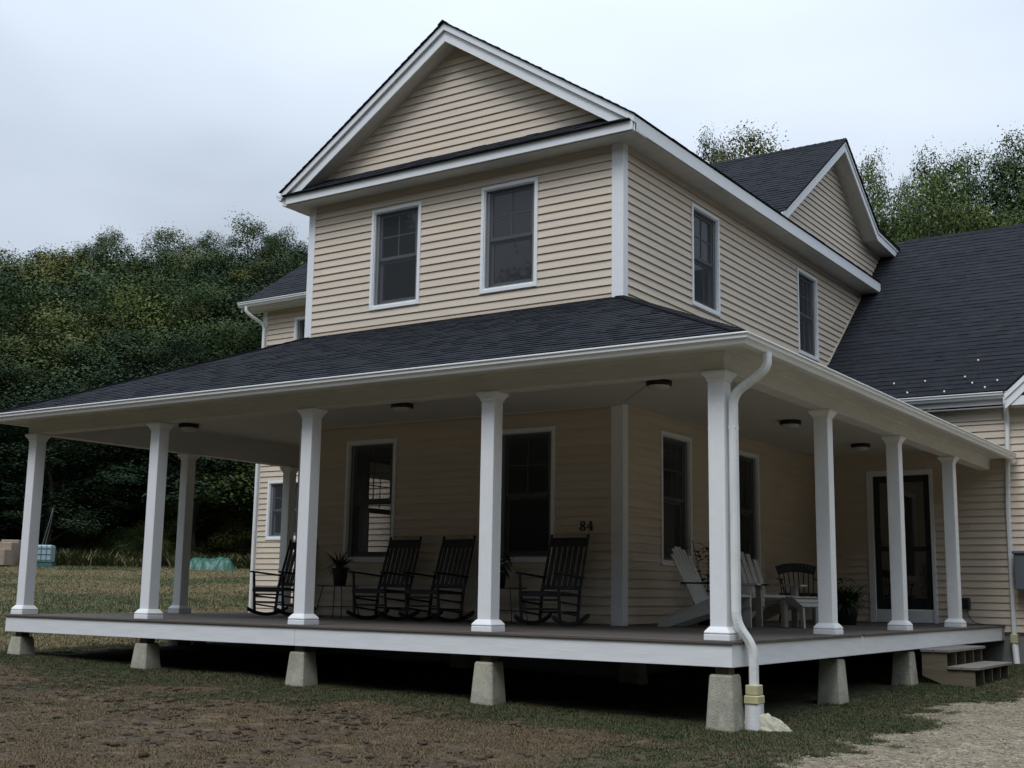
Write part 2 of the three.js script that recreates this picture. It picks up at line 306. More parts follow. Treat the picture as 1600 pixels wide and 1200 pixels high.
// ---- walls
const fF = FR.front(WZ), fR = FR.right(WX), fL = FR.left(WL), fM = FR.front(MZ), fC = FR.front(ZC);
const OF = [[-7.222, -6.278, 4.505, 6.058], [-5.197, -4.243, 4.512, 6.068], [-7.555, -6.61, .788, 2.562], [-4.87, -3.925, .785, 2.572]];
const ORt = [rz(-5.477, -6.435, 4.52, 6.055), rz(-9.677, -10.65, 4.525, 6.046), rz(-4.46, -5.40, .776, 2.576), rz(-6.87, -7.82, .776, 2.576)];
const OLf = [[-5.73, -4.78, .785, 2.56]];
const OMn = [[-14.11, -13.17, 1.385, 2.617], [-13.554, -12.6, 4.5, 6.075]];
const door = [-2.02, -.92, 0, 2.506];
const TH = -.14;
{
  const top = .13;
  const w1 = mesh('wall', prism([[WL, -.16], [WX, -.16], [WX, wingY(WX) - top], [PX, wingY(PX) - top], [WL, wingY(WL) - top]], fF, TH, -.001, OF.map(cut)), M.sheath, house);
  siding(w1, fF, .02, 2.80, () => WL + .11, () => WX - .15, OF);
  siding(w1, fF, 4.05, ES, () => WL + .11, () => WX - .15, OF);
  siding(w1, fF, 6.70, 8.45, y => PX - (wingY(PX) - .1 - y) / WSL, y => PX + (wingY(PX) - .1 - y) / WSL, []);
  // right wall: storeys, then the gable of the cross wing
  const pz = z => [-z, mainY(z) - .14];
  const w2 = mesh('wall', prism([[3.43 + .14, -.16], [15.2, -.16], [15.2, mainY(-15.2) - .14], pz(-13.37), pz(-11.53), pz(-8.1), [3.43 + .14, 6.45]], fR, TH, -.001, ORt.map(cut)), M.sheath, house);
  siding(w2, fR, .02, 2.80, () => 3.43 + .11, () => -ZC, ORt);
  siding(w2, fR, 4.05, ES, () => 3.43 + .11, y => -connZ(y + .05), ORt);
  siding(w2, fR, 6.60, 8.85, y => Math.max(8.15, -(-8.03 - (y + .1 - 6.47) / .70)), y => { const zb = y + .1 > 7.64 ? -11.53 - (8.92 - y - .1) / .695 : -15; return Math.max(8.16, -Math.max(zb, connZ(y + .05))); }, []);
  const w3 = mesh('wall', prism([[MZ + .02, -.16], [-3.43 - .14, -.16], [-3.43 - .14, 6.45], [MZ + .02, 6.45]], fL, TH, -.001, OLf.map(cut)), M.sheath, house);
  siding(w3, fL, .02, ES, () => MZ, () => -3.43 - .11, OLf, true);
  const w4 = mesh('wall', prism(rect(MLX, WL, -.16, 6.4), fM, TH, -.001, OMn.map(cut)), M.sheath, house);
  siding(w4, fM, -.12, ES, () => MLX + .11, () => WL, OMn);
  // left gable wall and back walls of the main block
  mesh('wall', prism([[-15.2, -.16], [MZ - .141, -.16], [MZ - .141, 6.4], [-11.53, 8.7], [-13.37, 7.45], [-15.2, 7.35]], FR.left(MLX), TH, 0), M.siding[1], house);
  mesh('wall', prism(rect(2.94, -MLX - .141, -.16, 7.3), FR.back(ZB), TH, 0), M.siding[1], house);
  // connector with the entrance door
  const w5 = mesh('wall', prism(rect(WX + .02, 9, -.13, 3.45), fC, TH, -.001, [rect(door[0] + .04, door[1] - .04, .02, door[3] - .04)]), M.sheath, house);
  siding(w5, fC, -.1, 3.42, () => WX + .02, () => 9, [[door[0], door[1], -.2, door[3]]]);
  mesh('wall', prism(rect(-9, -WX, -.13, 3.45), FR.back(-19.8), TH, 0), M.siding[1], house);
  mesh('wall', prism([[-19.65, -.13], [ZC - .142, -.13], [ZC - .142, 3.6], [-15.1, 7.5], [-19.65, 3.6]].map(p => [-p[0], p[1]]), FR.right(9), TH, 0), M.siding[1], house);
  // floors and foundation
  mesh('floor_slab', [bx(WL + .15, WX - .15, -.1, -.01, MZ, WZ - .15, 0), bx(MLX + .15, WX - .15, -.1, -.01, ZB + .15, MZ - .15, 0), bx(WX, 8.8, -.1, -.01, -19.6, ZC - .15, 0), bx(WL + .15, WX - .15, 2.75, 2.95, MZ, WZ - .15, 0), bx(MLX + .15, WX - .15, 2.75, 2.95, ZB + .15, MZ - .15, 0), bx(WL + .15, WX - .15, 6.2, 6.3, MZ, WZ - .15, 0), bx(MLX + .15, WX - .15, 6.2, 6.3, ZB + .15, MZ - .15, 0)], M.inner, house);
  mesh('partition', [bx(-8.3, -3.1, -.01, 2.75, -8.25, -8.15, 0), bx(-6.2, -6.1, 2.95, 6.2, -8.2, WZ - .16, 0), bx(-8.3, -3.1, 2.95, 6.2, -8.35, -8.25, 0)], M.inner, house);
  mesh('foundation', [bx(WL + .02, WX - .02, -1.4, -.161, MZ, WZ - .02, 0), bx(MLX + .02, WX - .03, -1.4, -.162, ZB + .02, MZ - .02, 0), bx(WX - .02, 8.98, -1.6, -.131, -19.75, ZC - .02, 0)], M.found, house);
}
// ---- windows
for (const o of OF) addWindow(fF, o);
for (const o of ORt) addWindow(fR, o);
for (const o of OLf) addWindow(fL, o);
for (const o of OMn) addWindow(fM, o);
// ---- corner boards and wall trim
{
  const cb = (x0, x1, y0, y1, z0, z1) => mesh('corner_board', bx(x0, x1, y0, y1, z0, z1, .005), M.white, house);
  cb(WX - .15, WX + .026, 0, 2.80, WZ - .0, WZ + .026); mesh('corner_board', bx(WX, WX + .026, 0, 2.80, WZ - .11, WZ - .001, .004), M.white, house);
  cb(WX - .15, WX + .026, 4.0, ES, WZ, WZ + .026); mesh('corner_board', bx(WX, WX + .026, 4.0, ES, WZ - .11, WZ - .001, .004), M.white, house);
  cb(WL - .026, WL + .11, 0, 2.8, WZ, WZ + .026); cb(WL - .026, WL + .11, 3.9, ES, WZ, WZ + .026); mesh('corner_board', bx(WL - .026, WL, 3.9, ES, WZ - .11, WZ - .001, .004), M.white, house);
  cb(MLX - .026, MLX + .11, -.14, ES, MZ, MZ + .026); mesh('corner_board', bx(MLX - .026, MLX, -.14, ES, MZ - .11, MZ - .001, .004), M.white, house);
  mesh('flashing', [bx(WL + .11, WX - .15, 4.215, 4.25, WZ + .02, WZ + .03, .002)], M.siding[2], house);
  const a = V(WX + .012, connY(-11.1) + .03, -11.1), b = V(WX + .012, connY(-13.1) + .03, -13.1); mesh('flashing', bar(a, b, .03, .04, .002, V(1, 0, 0)), M.siding[2], house);
}
// ---- roof covering
function slab(parent, name, pts, n, t, mat) { // flat polygon with thickness t below
  const d = n.clone().multiplyScalar(-t), T = new Tri(), k = pts.length;
  for (let i = 1; i + 1 < k; i++) { T.tri(pts[0], pts[i], pts[i + 1]); T.tri(pts[0].clone().add(d), pts[i + 1].clone().add(d), pts[i].clone().add(d)); }
  for (let i = 0; i < k; i++) { const a = pts[i], b = pts[(i + 1) % k]; T.quad(a, a.clone().add(d), b.clone().add(d), b); }
  return mesh(name, T.geo(), mat, parent);
}
const e = .143;
function shingles(parent, O, U, S, L, bounds, joined) {
  const N = new THREE.Vector3().crossVectors(U, S).normalize(); if (N.y < 0) N.negate();
  const P = (u, s, n) => O.clone().addScaledVector(U, u).addScaledVector(S, s).addScaledVector(N, n), list = [];
  for (let s = -.02, k = 0; s < L; s += e, k++) {
    const s1 = Math.min(s + e * 1.05, L), b0 = bounds(clamp(s, 0, L)), b1 = bounds(s1), T = new Tri();
    if (b0[1] - b0[0] < .02) continue;
    let u = b0[0] - rnd() * .2; const tone = rr(.93, 1.07);
    while (u < b0[1]) {
      const w = rr(.09, .27), a = Math.max(u, b0[0]), b = Math.min(u + w, b0[1]); u += w; if (b - a < .005) continue;
      const a1 = clamp(a, b1[0], Math.max(b1[0], b1[1])), bb1 = clamp(b, b1[0], Math.max(b1[0], b1[1]));
      const raised = rnd() < .45, t = raised ? .0115 + rnd() * .003 : .0085, v = rr(.86, 1.14) * tone, warm = rr(-.05, .05);
      const c = [.023 * v * (1 + warm), .0255 * v, .0315 * v * (1 - warm)];
      const A = P(a, s, t), B = P(b, s, t), C2 = P(bb1, s1, .002), D = P(a1, s1, .002), uv = [[a, s], [b, s], [bb1, s1], [a1, s1]];
      T.quad(A, B, C2, D, uv, c); T.quad(P(a, s, -.004), P(b, s, -.004), B, A, uv, c); T.quad(P(a, s, 0), A, D, P(a1, s1, -.002), uv, c); T.quad(B, P(b, s, 0), P(bb1, s1, -.002), C2, uv, c);
    }
    if (!T.p.length) continue;
    if (joined) list.push(T); else mesh('shingle_course', T.geo(), M.shingle, parent);
  }
  if (joined) { const T = new Tri(); for (const q of list) { for (const v of q.p) T.p.push(v); for (const v of q.u) T.u.push(v); for (const v of q.c) T.c.push(v); } tag(mesh('shingles', T.geo(), M.shingle, parent), null, null, null, 'stuff'); }
}
function caps(parent, a, b, s1, s2, name = 'ridge_cap') { // folded cap shingles along a ridge or hip; s1, s2 fall away to the sides
  const T = new Tri(), d = b.clone().sub(a), L = d.length(); d.normalize(); const up = new THREE.Vector3().crossVectors(s1, d); if (up.y < 0) up.negate(); up.set(0, 1, 0);
  for (let k = 0; k * .145 < L; k++) {
    const p0 = a.clone().addScaledVector(d, k * .145), p1 = a.clone().addScaledVector(d, Math.min(L, k * .145 + .17)), v = rr(.75, 1.15), c = [.0205 * v, .0225 * v, .0275 * v];
    const q = (p, s, h) => p.clone().addScaledVector(s, .1).addScaledVector(up, h), r = (p, h) => p.clone().addScaledVector(up, h);
    T.quad(q(p0, s1, .016), r(p0, .022), r(p1, .012), q(p1, s1, .006), null, c); T.quad(r(p0, .022), q(p0, s2, .016), q(p1, s2, .006), r(p1, .012), null, c);
    T.quad(q(p0, s1, .0), r(p0, .0), r(p0, .022), q(p0, s1, .016), null, c); T.quad(r(p0, 0), q(p0, s2, 0), q(p0, s2, .016), r(p0, .022), null, c);
    T.quad(q(p0, s1, 0), q(p0, s1, .016), q(p1, s1, .006), q(p1, s1, 0), null, c); T.quad(q(p0, s2, .016), q(p0, s2, 0), q(p1, s2, 0), q(p1, s2, .006), null, c);
  }
  return mesh(name, T.geo(), M.shingle, parent);
}
const dirS = (x, y, z) => V(x, y, z).normalize();
{ // wing roof, ridge along z
  const zf = -3.075, zb = -11.0, half = (WX - WL) / 2 + .353, yr = wingY(PX), L = Math.hypot(half, half * WSL);
  for (const s of [1, -1]) {
    const xe = PX + s * half, S = dirS(-s, WSL, 0), N = dirS(s * WSL, 1, 0);
    const pts = [V(xe, WEY, zf), V(xe, WEY, s > 0 ? -8.3 : -8.3), V(PX, yr, zb), V(PX, yr, zf)]; const r = slab(house, 'roof', s > 0 ? pts : pts.reverse(), N, .014, M.roofdeck);
    if (s > 0) shingles(r, V(xe, WEY, zf + .02), V(0, 0, -1), S, L, q => [0, 5.0 + q / L * 2.9], true); else shingles(r, V(xe, WEY, zb), V(0, 0, 1), S, L, q => [2.7 * (1 - q / L), -zb + zf + .02], true);
  }
  caps(house, V(PX, yr + .005, zf + .03), V(PX, yr + .005, zb), dirS(1, -WSL, 0), dirS(-1, -WSL, 0));
  // belt roof that carries the right eave on along the gable wall
  const bel = slab(house, 'pent_roof', [V(RWE, WEY, -8.3), V(RWE, WEY, -13.35), V(WX, WEY + .23, -13.6), V(WX, WEY + .23, -8.3)], dirS(.65, 1, 0), .04, M.roofdeck);
  shingles(bel, V(RWE, WEY, -7.9), V(0, 0, -1), dirS(-1, .65, 0), .41, () => [0, 5.45], true);
  // front pent over the gable return
  const pr = slab(house, 'pent_roof', [V(-8.80, 6.462, -3.07), V(-2.62, 6.462, -3.07), V(-2.9, 6.70, WZ + .0), V(-8.52, 6.70, WZ + .0)], dirS(0, .36, .24), .02, M.roofdeck);
  shingles(pr, V(-8.80, 6.464, -3.06), V(1, 0, 0), dirS(0, .24, -.36), .43, q => [.28 * q / .43, 6.18 - .28 * q / .43]);
  // rakes: lower board and a prouder crown strip, each side a piece
  const rk = (dA, dB, z0, z1, nm) => { for (const s of [1, -1]) { const xe = PX + s * half; const yb = WEY - dB, lim = ES + .004, foot = yb < lim ? [[xe, lim], [xe - s * (lim - yb) / WSL, lim]] : [[xe, yb]]; mesh(nm, prism([[PX, yr - dA], [xe, WEY - dA], ...foot, [PX, yr - dB]], FR.front(0), z0, z1), M.white, house); } };
  rk(.018, .115, -3.12, -3.085, 'rake_crown'); rk(.115, .28, -3.155, -3.125, 'rake_board');
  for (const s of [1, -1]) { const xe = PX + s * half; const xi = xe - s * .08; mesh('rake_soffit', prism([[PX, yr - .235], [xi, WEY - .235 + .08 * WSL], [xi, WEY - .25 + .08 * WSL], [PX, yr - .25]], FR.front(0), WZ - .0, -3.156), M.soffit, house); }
  // horizontal return board, level soffits and eave boards
  mesh('return_board', bx(-8.74, -2.603, ES + .002, 6.455, -3.117, -3.090, .004), M.white, house);
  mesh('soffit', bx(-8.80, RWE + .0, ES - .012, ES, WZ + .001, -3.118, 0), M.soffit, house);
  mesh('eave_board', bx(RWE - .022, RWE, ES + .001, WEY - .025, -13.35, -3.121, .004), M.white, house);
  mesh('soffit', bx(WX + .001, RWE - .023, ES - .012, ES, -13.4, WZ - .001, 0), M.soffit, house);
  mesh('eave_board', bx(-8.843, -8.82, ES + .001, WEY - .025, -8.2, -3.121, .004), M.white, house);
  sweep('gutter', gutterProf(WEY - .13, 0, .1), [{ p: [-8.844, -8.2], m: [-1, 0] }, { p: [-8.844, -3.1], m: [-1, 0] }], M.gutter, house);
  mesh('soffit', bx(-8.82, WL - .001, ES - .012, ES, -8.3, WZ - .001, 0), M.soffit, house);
}
function sweep(name, prof, path, mat, parent, caps_ = true) { // closed profile [out, y] along path points {p, m}, m = outward mitre
  const T = new Tri(), k = prof.length; let run = 0;
  const pt = (q, f) => V(q.p[0] + q.m[0] * f[0], f[1], q.p[1] + q.m[1] * f[0]);
  for (let i = 0; i + 1 < path.length; i++) {
    const A = path[i], B = path[i + 1], L = Math.hypot(B.p[0] - A.p[0], B.p[1] - A.p[1]); let v = 0;
    for (let j = 0; j < k; j++) { const f = prof[j], h = prof[(j + 1) % k], dv = Math.hypot(h[0] - f[0], h[1] - f[1]); T.quad(pt(A, f), pt(B, f), pt(B, h), pt(A, h), [[run, v], [run + L, v], [run + L, v + dv], [run, v + dv]]); v += dv; }
    run += L;
  }
  if (caps_) for (const q of [path[0], path[path.length - 1]]) { const tri = THREE.ShapeUtils.triangulateShape(prof.map(f => new THREE.Vector2(f[0], f[1])), []); for (const t of tri) T.tri(pt(q, prof[t[0]]), pt(q, prof[t[1]]), pt(q, prof[t[2]])); }
  return mesh(name, T.geo(), mat, parent);
}
function gutterProf(y, o = 0, h = .1) { return [[0, 0], [.062, 0], [.07, .004], [.074, .012], [.082, .03], [.096, .046], [.104, .052], [.106, h - .014], [.118, h - .012], [.12, h - .004], [.117, h + .004], [.108, h + .005], [.1, h - .002], [.1, .06], [.076, .044], [.064, .01], [.006, .01], [.006, h + .004], [0, h + .004]].map(f => [f[0] + o, f[1] + y]); }
{ // main roof, ridge along x
  const xl = MLX - .35, xr = -2.585, Lf = Math.hypot(3.5, 2.45);
  const r = slab(house, 'roof', [V(xl, 6.47, -8.03), V(xr - .04, 6.47, -8.03), V(xr - .04, 6.68, -8.33), V(xr, 6.68, -8.33), V(xr, 8.92, -11.53), V(xl, 8.92, -11.53)], dirS(0, 1, .7), .045, M.roofdeck);
  const S = dirS(0, .7, -1);
  shingles(r, V(xl, 6.47, -8.03), V(1, 0, 0), S, Lf, q => [-.02, xr - xl + (q < .25 ? -.03 : .02)]);
  const b1 = slab(house, 'roof', [V(xl, 8.92, -11.53), V(xr, 8.92, -11.53), V(xr, 7.641, -13.37), V(xl, 7.641, -13.37)], dirS(0, 1, -.7), .045, M.roofdeck);
  shingles(b1, V(xl, 7.641, -13.37), V(1, 0, 0), dirS(0, .695, 1), 2.24, () => [-.02, xr - xl + .02], true);
  const b2 = slab(house, 'roof', [V(xl, 7.641, -13.37), V(xr, 7.641, -13.37), V(xr, mainY(-15.5), -15.5), V(xl, mainY(-15.5), -15.5)], V(0, 1, 0), .06, M.roofdeck);
  shingles(b2, V(xl, mainY(-15.5), -15.5), V(1, 0, 0), dirS(0, .06, 1), 2.13, () => [-.02, xr - xl + .02], true);
  caps(house, V(xr, 8.925, -11.53), V(xl, 8.925, -11.53), dirS(0, -.7, 1), dirS(0, -.7, -1));
  // right rake following the kink, its soffit
  const line = [[-8.22, mainY(-8.22)], [-11.53, 8.92], [-13.37, 7.641], [-14.9, mainY(-14.9)]];
  const strip = (dA, dB, x0, x1, nm, mat) => { for (let i = 0; i < 3; i++) { const a = line[i], b = line[i + 1]; mesh(nm, prism([[-a[0], a[1] - dA], [-b[0], b[1] - dA], [-b[0], b[1] - dB], [-a[0], a[1] - dB]], FR.right(0), x0, x1), mat, house); } };
  strip(.02, .095, -2.62, -2.588, 'rake_crown', M.white); strip(.095, .235, -2.63, -2.606, 'rake_board', M.white); strip(.2, .215, WX, -2.631, 'rake_soffit', M.soffit);
  mesh('rake_board', prism([[8.05, 6.45], [11.53, 8.88], [11.53, 8.7], [8.05, 6.27]].map(p => [-p[0], p[1]]), FR.left(0), -xl, -xl + .02), M.white, house);
  // left eave: fascia, soffit, gutter with downspout
  mesh('eave_board', bx(xl, WL - .36, 6.32, 6.45, -8.06, -8.04, .003), M.white, house);
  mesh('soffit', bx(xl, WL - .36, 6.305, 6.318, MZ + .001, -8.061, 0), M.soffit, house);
  sweep('gutter', gutterProf(6.355), [{ p: [xl - .02, -8.04], m: [0, 1] }, { p: [WL - .37, -8.04], m: [0, 1] }], M.gutter, house);
}
function pipePath(pts, w, d, mat, name, parent, turns) { // rectangular downspout along points with mitred, eased bends
  const c = new THREE.CurvePath(); const P = pts.map(p => V(...p)); const T = new Tri(); const ring = [];
  const sm = []; for (let i = 0; i < P.length; i++) { if (i === 0 || i === P.length - 1) { sm.push(P[i]); continue; } const a = P[i].clone().lerp(P[i - 1], Math.min(.45, .1 / P[i].distanceTo(P[i - 1]))), b = P[i].clone().lerp(P[i + 1], Math.min(.45, .1 / P[i].distanceTo(P[i + 1]))); for (let k = 0; k <= 7; k++) { const t = k / 7; sm.push(a.clone().multiplyScalar((1 - t) * (1 - t)).addScaledVector(P[i], 2 * t * (1 - t)).addScaledVector(b, t * t)); } }
  for (let i = 0; i < sm.length; i++) {
    const dir = sm[Math.min(i + 1, sm.length - 1)].clone().sub(sm[Math.max(i - 1, 0)]).normalize(); const side = V(0, 0, 1).addScaledVector(dir, -dir.z).normalize(), f = new THREE.Vector3().crossVectors(side, dir).normalize(); const r = [];
    for (let k = 0; k < 12; k++) { const t = k / 12 * 2 * Math.PI, q = Math.pow(Math.abs(Math.cos(t)) ** 5 + Math.abs(Math.sin(t)) ** 5, -1 / 5); r.push(sm[i].clone().addScaledVector(side, Math.cos(t) * q * w / 2).addScaledVector(f, Math.sin(t) * q * d / 2)); } ring.push(r);
  }
  for (let i = 0; i + 1 < ring.length; i++) for (let k = 0; k < 12; k++) T.quad(ring[i][k], ring[i][(k + 1) % 12], ring[i + 1][(k + 1) % 12], ring[i + 1][k], [[k * .02, i * .1], [k * .02 + .02, i * .1], [k * .02 + .02, i * .1 + .1], [k * .02, i * .1 + .1]]);
  for (const r of [ring[0], ring[ring.length - 1]]) for (let k = 1; k < 11; k++) T.tri(r[0], r[k], r[k + 1]);
  return mesh(name, T.geo(), mat, parent);
}
pipePath([[-14.62, 6.36, -7.99], [-14.62, 6.24, -7.99], [-14.40, 6.0, -8.33], [-14.40, 3.9, -8.33], [-14.40, -.4, -8.33]], .07, .07, M.gutter, 'downspout', house);
{ // connector roof and the garage gable at its right
  const y0 = 3.70, z0 = -10.12, zr = -15.05, yr = connY(zr), L = Math.hypot(zr - z0, yr - y0), S = dirS(0, .83, -1), xl = WX, xr = 9.3;
  const pts = [V(xl, y0, z0), V(xr, y0, z0), V(xr, yr, zr), V(xl, yr, zr)];
  const r = slab(house, 'roof', pts, dirS(0, 1, .83), .045, M.roofdeck);
  shingles(r, V(xl, y0, z0), V(1, 0, 0), S, L, () => [0, 6.5]);
  slab(house, 'roof', [V(xl, yr, zr), V(xr, yr, zr), V(xr, 3.6, -19.9), V(xl, 3.6, -19.9)], dirS(0, 1, -.8), .045, M.roofdeck);
  caps(house, V(xl + .4, yr + .004, zr), V(xr, yr + .004, zr), dirS(0, -.83, 1), dirS(0, -.8, -1));
  mesh('eave_board', bx(WX, .40, 3.47, 3.67, -10.16, -10.14, .003), M.white, house);
  mesh('soffit', bx(WX, .40, 3.43, 3.445, ZC + .001, -10.161, 0), M.soffit, house);
  sweep('gutter', gutterProf(3.555), [{ p: [WX + .36, -10.138], m: [0, 1] }, { p: [.405, -10.138], m: [0, 1] }], M.gutter, house);
  // garage gable flush with the wall, only its left corner shows
  const gx = .33, gw = 6.4, gp = gx + gw / 2, gs = .88, gy = 3.62, zf = -10.02;
  const gl = mesh('wall', prism([[gx + .2, 3.45], [gx + gw - .2, 3.45], [gp, 3.45 + (gw / 2 - .2) * gs]], fC, -.1, 0), M.siding[0], house);
  for (const [dA, dB, za, zb, n] of [[.0, .09, -10.06, -10.02, 'rake_crown'], [.09, .24, -10.075, -10.045, 'rake_board']]) for (const s of [1, -1]) mesh(n, prism([[gp, gy + gw / 2 * gs - dA], [gp - s * gw / 2, gy - dA], [gp - s * (gw / 2 - .0), gy - dB], [gp, gy + gw / 2 * gs - dB]], FR.front(0), za, zb), M.white, house);
  for (const s of [1, -1]) { const xe = gp - s * gw / 2, n = dirS(-s * gs, 1, 0); const p2 = [V(xe, gy + .03, zf), V(xe, gy + .03, -13.2), V(gp, gy + gw / 2 * gs + .03, -13.9), V(gp, gy + gw / 2 * gs + .03, zf)]; const sl = slab(house, 'roof', p2, n, .03, M.roofdeck); shingles(sl, V(xe, gy + .032, zf + .01), V(0, 0, -1), dirS(s, gs, 0), gw / 2 * Math.hypot(1, gs), () => [0, 3.3], true); }
  mesh('return_board', bx(.415, gx + gw - .05, 3.43, 3.585, -10.09, -10.062, .004), M.white, house);
  mesh('soffit', bx(.415, gx + gw, 3.415, 3.428, ZC + .001, -10.091, 0), M.soffit, house);
  const pn = slab(house, 'pent_roof', [V(gx + .1, 3.592, -10.05), V(gx + gw - .1, 3.592, -10.05), V(gx + gw - .3, 3.76, ZC), V(gx + .3, 3.76, ZC)], dirS(0, 1, .5), .004, M.roofdeck);
  mesh('frieze_board', bx(WX + .03, .22, 3.25, 3.428, ZC + .021, ZC + .034, .003), M.siding[1], house);
  pipePath([[.33, 3.56, -10.08], [.33, 3.44, -10.08], [.30, 3.2, -10.29], [.24, 1.8, -10.30], [.24, -.14, -10.30]], .085, .07, M.gutter, 'downspout', house);
  const ds = mesh('drain_collar', bx(.185, .295, -.27, -.13, -10.36, -10.24, .008), M.pvc, house);
  mesh('drain_pipe', [rod(V(.24, -.27, -10.3), V(.27, -.62, -10.24), .05, .05, 14)], M.white, house);
}
{ // entrance door
  const [a, b, , t] = door, f = (...q) => { const g = bx(...q); g.applyMatrix4(fC); return g; };
  const d = mesh('door', f(a + .09, b - .09, .215, t - .09, -.09, -.045, .006), M.door, house);
  mesh('door_frame', [f(a, a + .1, 0, t, -.02, .036), f(b - .06, b, 0, t, -.02, .036), f(a + .1, b - .06, t - .09, t, -.02, .035)], M.white, d);
  mesh('threshold', f(a + .1, b - .06, .004, .21, -.1, .02, .006), M.white, d);
  mesh('door_stile', [f(a + .1, a + .2, .22, t - .095, -.044, -.03), f(b - .17, b - .07, .22, t - .095, -.044, -.03), f(a + .2, b - .17, .22, .4, -.044, -.031), f(a + .2, b - .17, t - .2, t - .095, -.044, -.031), f(a + .2, b - .17, 1.16, 1.24, -.044, -.031)], M.door, d);
  mesh('pane', f(a + .2, b - .17, .4, 1.16, -.04, -.038, 0), M.glass, d); mesh('pane', f(a + .2, b - .17, 1.24, t - .2, -.04, -.038, 0), M.glass, d);
  mesh('door_handle', [f(b - .135, b - .105, 1.15, 1.27, -.03, -.024), f(b - .2, b - .11, 1.2, 1.22, .0, .015)], M.bronze, d);
}
console.log('house done');

// ------------------------------------------------------------------ porch
const CX = [0, -2.5538, -5.0806, -7.6748, -10.1779], RZ = [-2.7526, -5.3554, -7.9975], LZ = [-2.7008, -4.95];
const DK = .084, XL = -10.412, GI = .30, PSF = (4.2146 - 2.70) / (3.43 + .33), PSR = (4.2146 - 2.70) / (2.933 + .33);
{ // deck
  const nose = .022; let z = DK + nose;
  const boards = [];
  for (; z > WZ + .02; z -= .1435) mesh('deck_board', bx(XL - nose, DK + nose, -.028, 0, Math.max(z - .139, WZ + .003), z, .004), pick(M.deck), porch);
  const zs = z - .002; for (let x = DK + nose; x > WX + .03; x -= .1435) mesh('deck_board', bx(Math.max(x - .139, WX + .003), x, -.028, 0, ZC + .004, Math.min(zs, WZ - .004), .004), pick(M.deck), porch);
  for (let x = XL - nose; x < WL - .03; x += .1435) mesh('deck_board', bx(x, Math.min(x + .139, WL - .03), -.028, 0, MZ + .004, Math.min(zs, WZ - .004), .004), pick(M.deck), porch);
  mesh('rim_board', bx(XL, -5.13, -.2266, -.0285, DK - .03, DK, .003), M.rim, porch); mesh('rim_board', bx(-5.127, DK, -.2266, -.0285, DK - .03, DK, .003), M.rim, porch);
  mesh('rim_board', bx(DK - .03, DK, -.2266, -.0285, ZC + .02, DK - .031, .003), M.rim, porch); mesh('rim_board', bx(XL, XL + .03, -.2266, -.0285, MZ + .02, DK - .031, .003), M.rim, porch);
  for (const zz of [-.06, -1.2, -2.3, -3.3]) mesh('joist', bx(XL + .04, DK - .04, -.235, -.03, zz - .04, zz, 0), M.joist, porch);
  for (const xx of [-.08, -1.0, -1.9, -2.8]) mesh('joist', bx(xx - .04, xx, -.235, -.03, ZC + .03, -3.4, 0), M.joist, porch);
  for (const xx of [-8.6, -9.5, -10.3]) mesh('joist', bx(xx - .04, xx, -.235, -.03, MZ + .03, -3.4, 0), M.joist, porch);
}
function column(x, z) { // front right corner of the shaft
  const w = COLW, c = mesh('column', bx(x - w, x, .1, 2.38, z - w, z, .006), M.white, porch);
  const sq = (h0, h1, o0, o1) => { const g = new THREE.CylinderGeometry((w / 2 + o1) * Math.SQRT2, (w / 2 + o0) * Math.SQRT2, h1 - h0, 4, 1); g.rotateY(Math.PI / 4); g.translate(x - w / 2, (h0 + h1) / 2, z - w / 2); return boxUV(g.toNonIndexed()); };
  const fix = g => { g.computeVertexNormals(); return g; };
  mesh('plinth', [bx(x - w - .043, x + .043, 0, .052, z - w - .043, z + .043, .004), fix(sq(.052, .058, .036, .036)), bx(x - w - .043, x + .043, .058, .078, z - w - .043, z + .043, .007), fix(sq(.078, .112, .038, .012)), fix(sq(.112, .12, .01, .004))], M.white, c);
  mesh('capital', [fix(sq(2.345, 2.364, .008, .008)), fix(sq(2.364, 2.405, .006, .036)), bx(x - w - .045, x + .045, 2.405, 2.438, z - w - .045, z + .045, .006)], M.white, c);
  return c;
}
for (const x of CX) column(x, 0);
for (const z of RZ) column(0, z);
for (const z of LZ) column(CX[4], z);
function pier(x, z, topY = -.292) { // tapered concrete pier with softened corners, a short wood block above
  const b = gh0(x, z) - .25, T = new Tri(), lv = [[b, .175], [gh0(x, z), .137], [topY - .02, .108], [topY, .098]], ring = (y, h) => { const c = h * .13, o = []; for (const [sx, sz] of [[1, 1], [1, -1], [-1, -1], [-1, 1]]) { const p = V(x + sx * h, y, z + sz * h); const q1 = p.clone(), q2 = p.clone(); if (sx * sz > 0) { q1.x -= sx * c; q2.z -= sz * c; } else { q1.z -= sz * c; q2.x -= sx * c; } o.push(q1, q2); } return o; };
  const R = lv.map(l => ring(...l));
  for (let i = 0; i < 3; i++) for (let k = 0; k < 8; k++) { const a = R[i][k], b2 = R[i][(k + 1) % 8], c2 = R[i + 1][(k + 1) % 8], d2 = R[i + 1][k]; const q = v => [v.x + v.z * .7, v.y]; T.quad(a, b2, c2, d2, [q(a), q(b2), q(c2), q(d2)]); }
  for (let k = 1; k < 7; k++) T.tri(R[3][0], R[3][k], R[3][k + 1]);
  const m = mesh('pier', T.geo(), M.concrete, porch);
  mesh('post_block', bx(x - .065, x + .065, topY, -.233, z - .065, z + .065, .004), M.joist, m); return m;
}
for (const x of CX) pier(x - .05, -.06);
for (const z of RZ.slice(0, 2)) pier(-.05, z - .08, -.255);
pier(-.05, RZ[2] - .08, -.255); for (const z of LZ) pier(CX[4] - .05, z - .08, -.26);
for (const x of CX.slice(1)) pier(x - .05, -3.1, -.25);
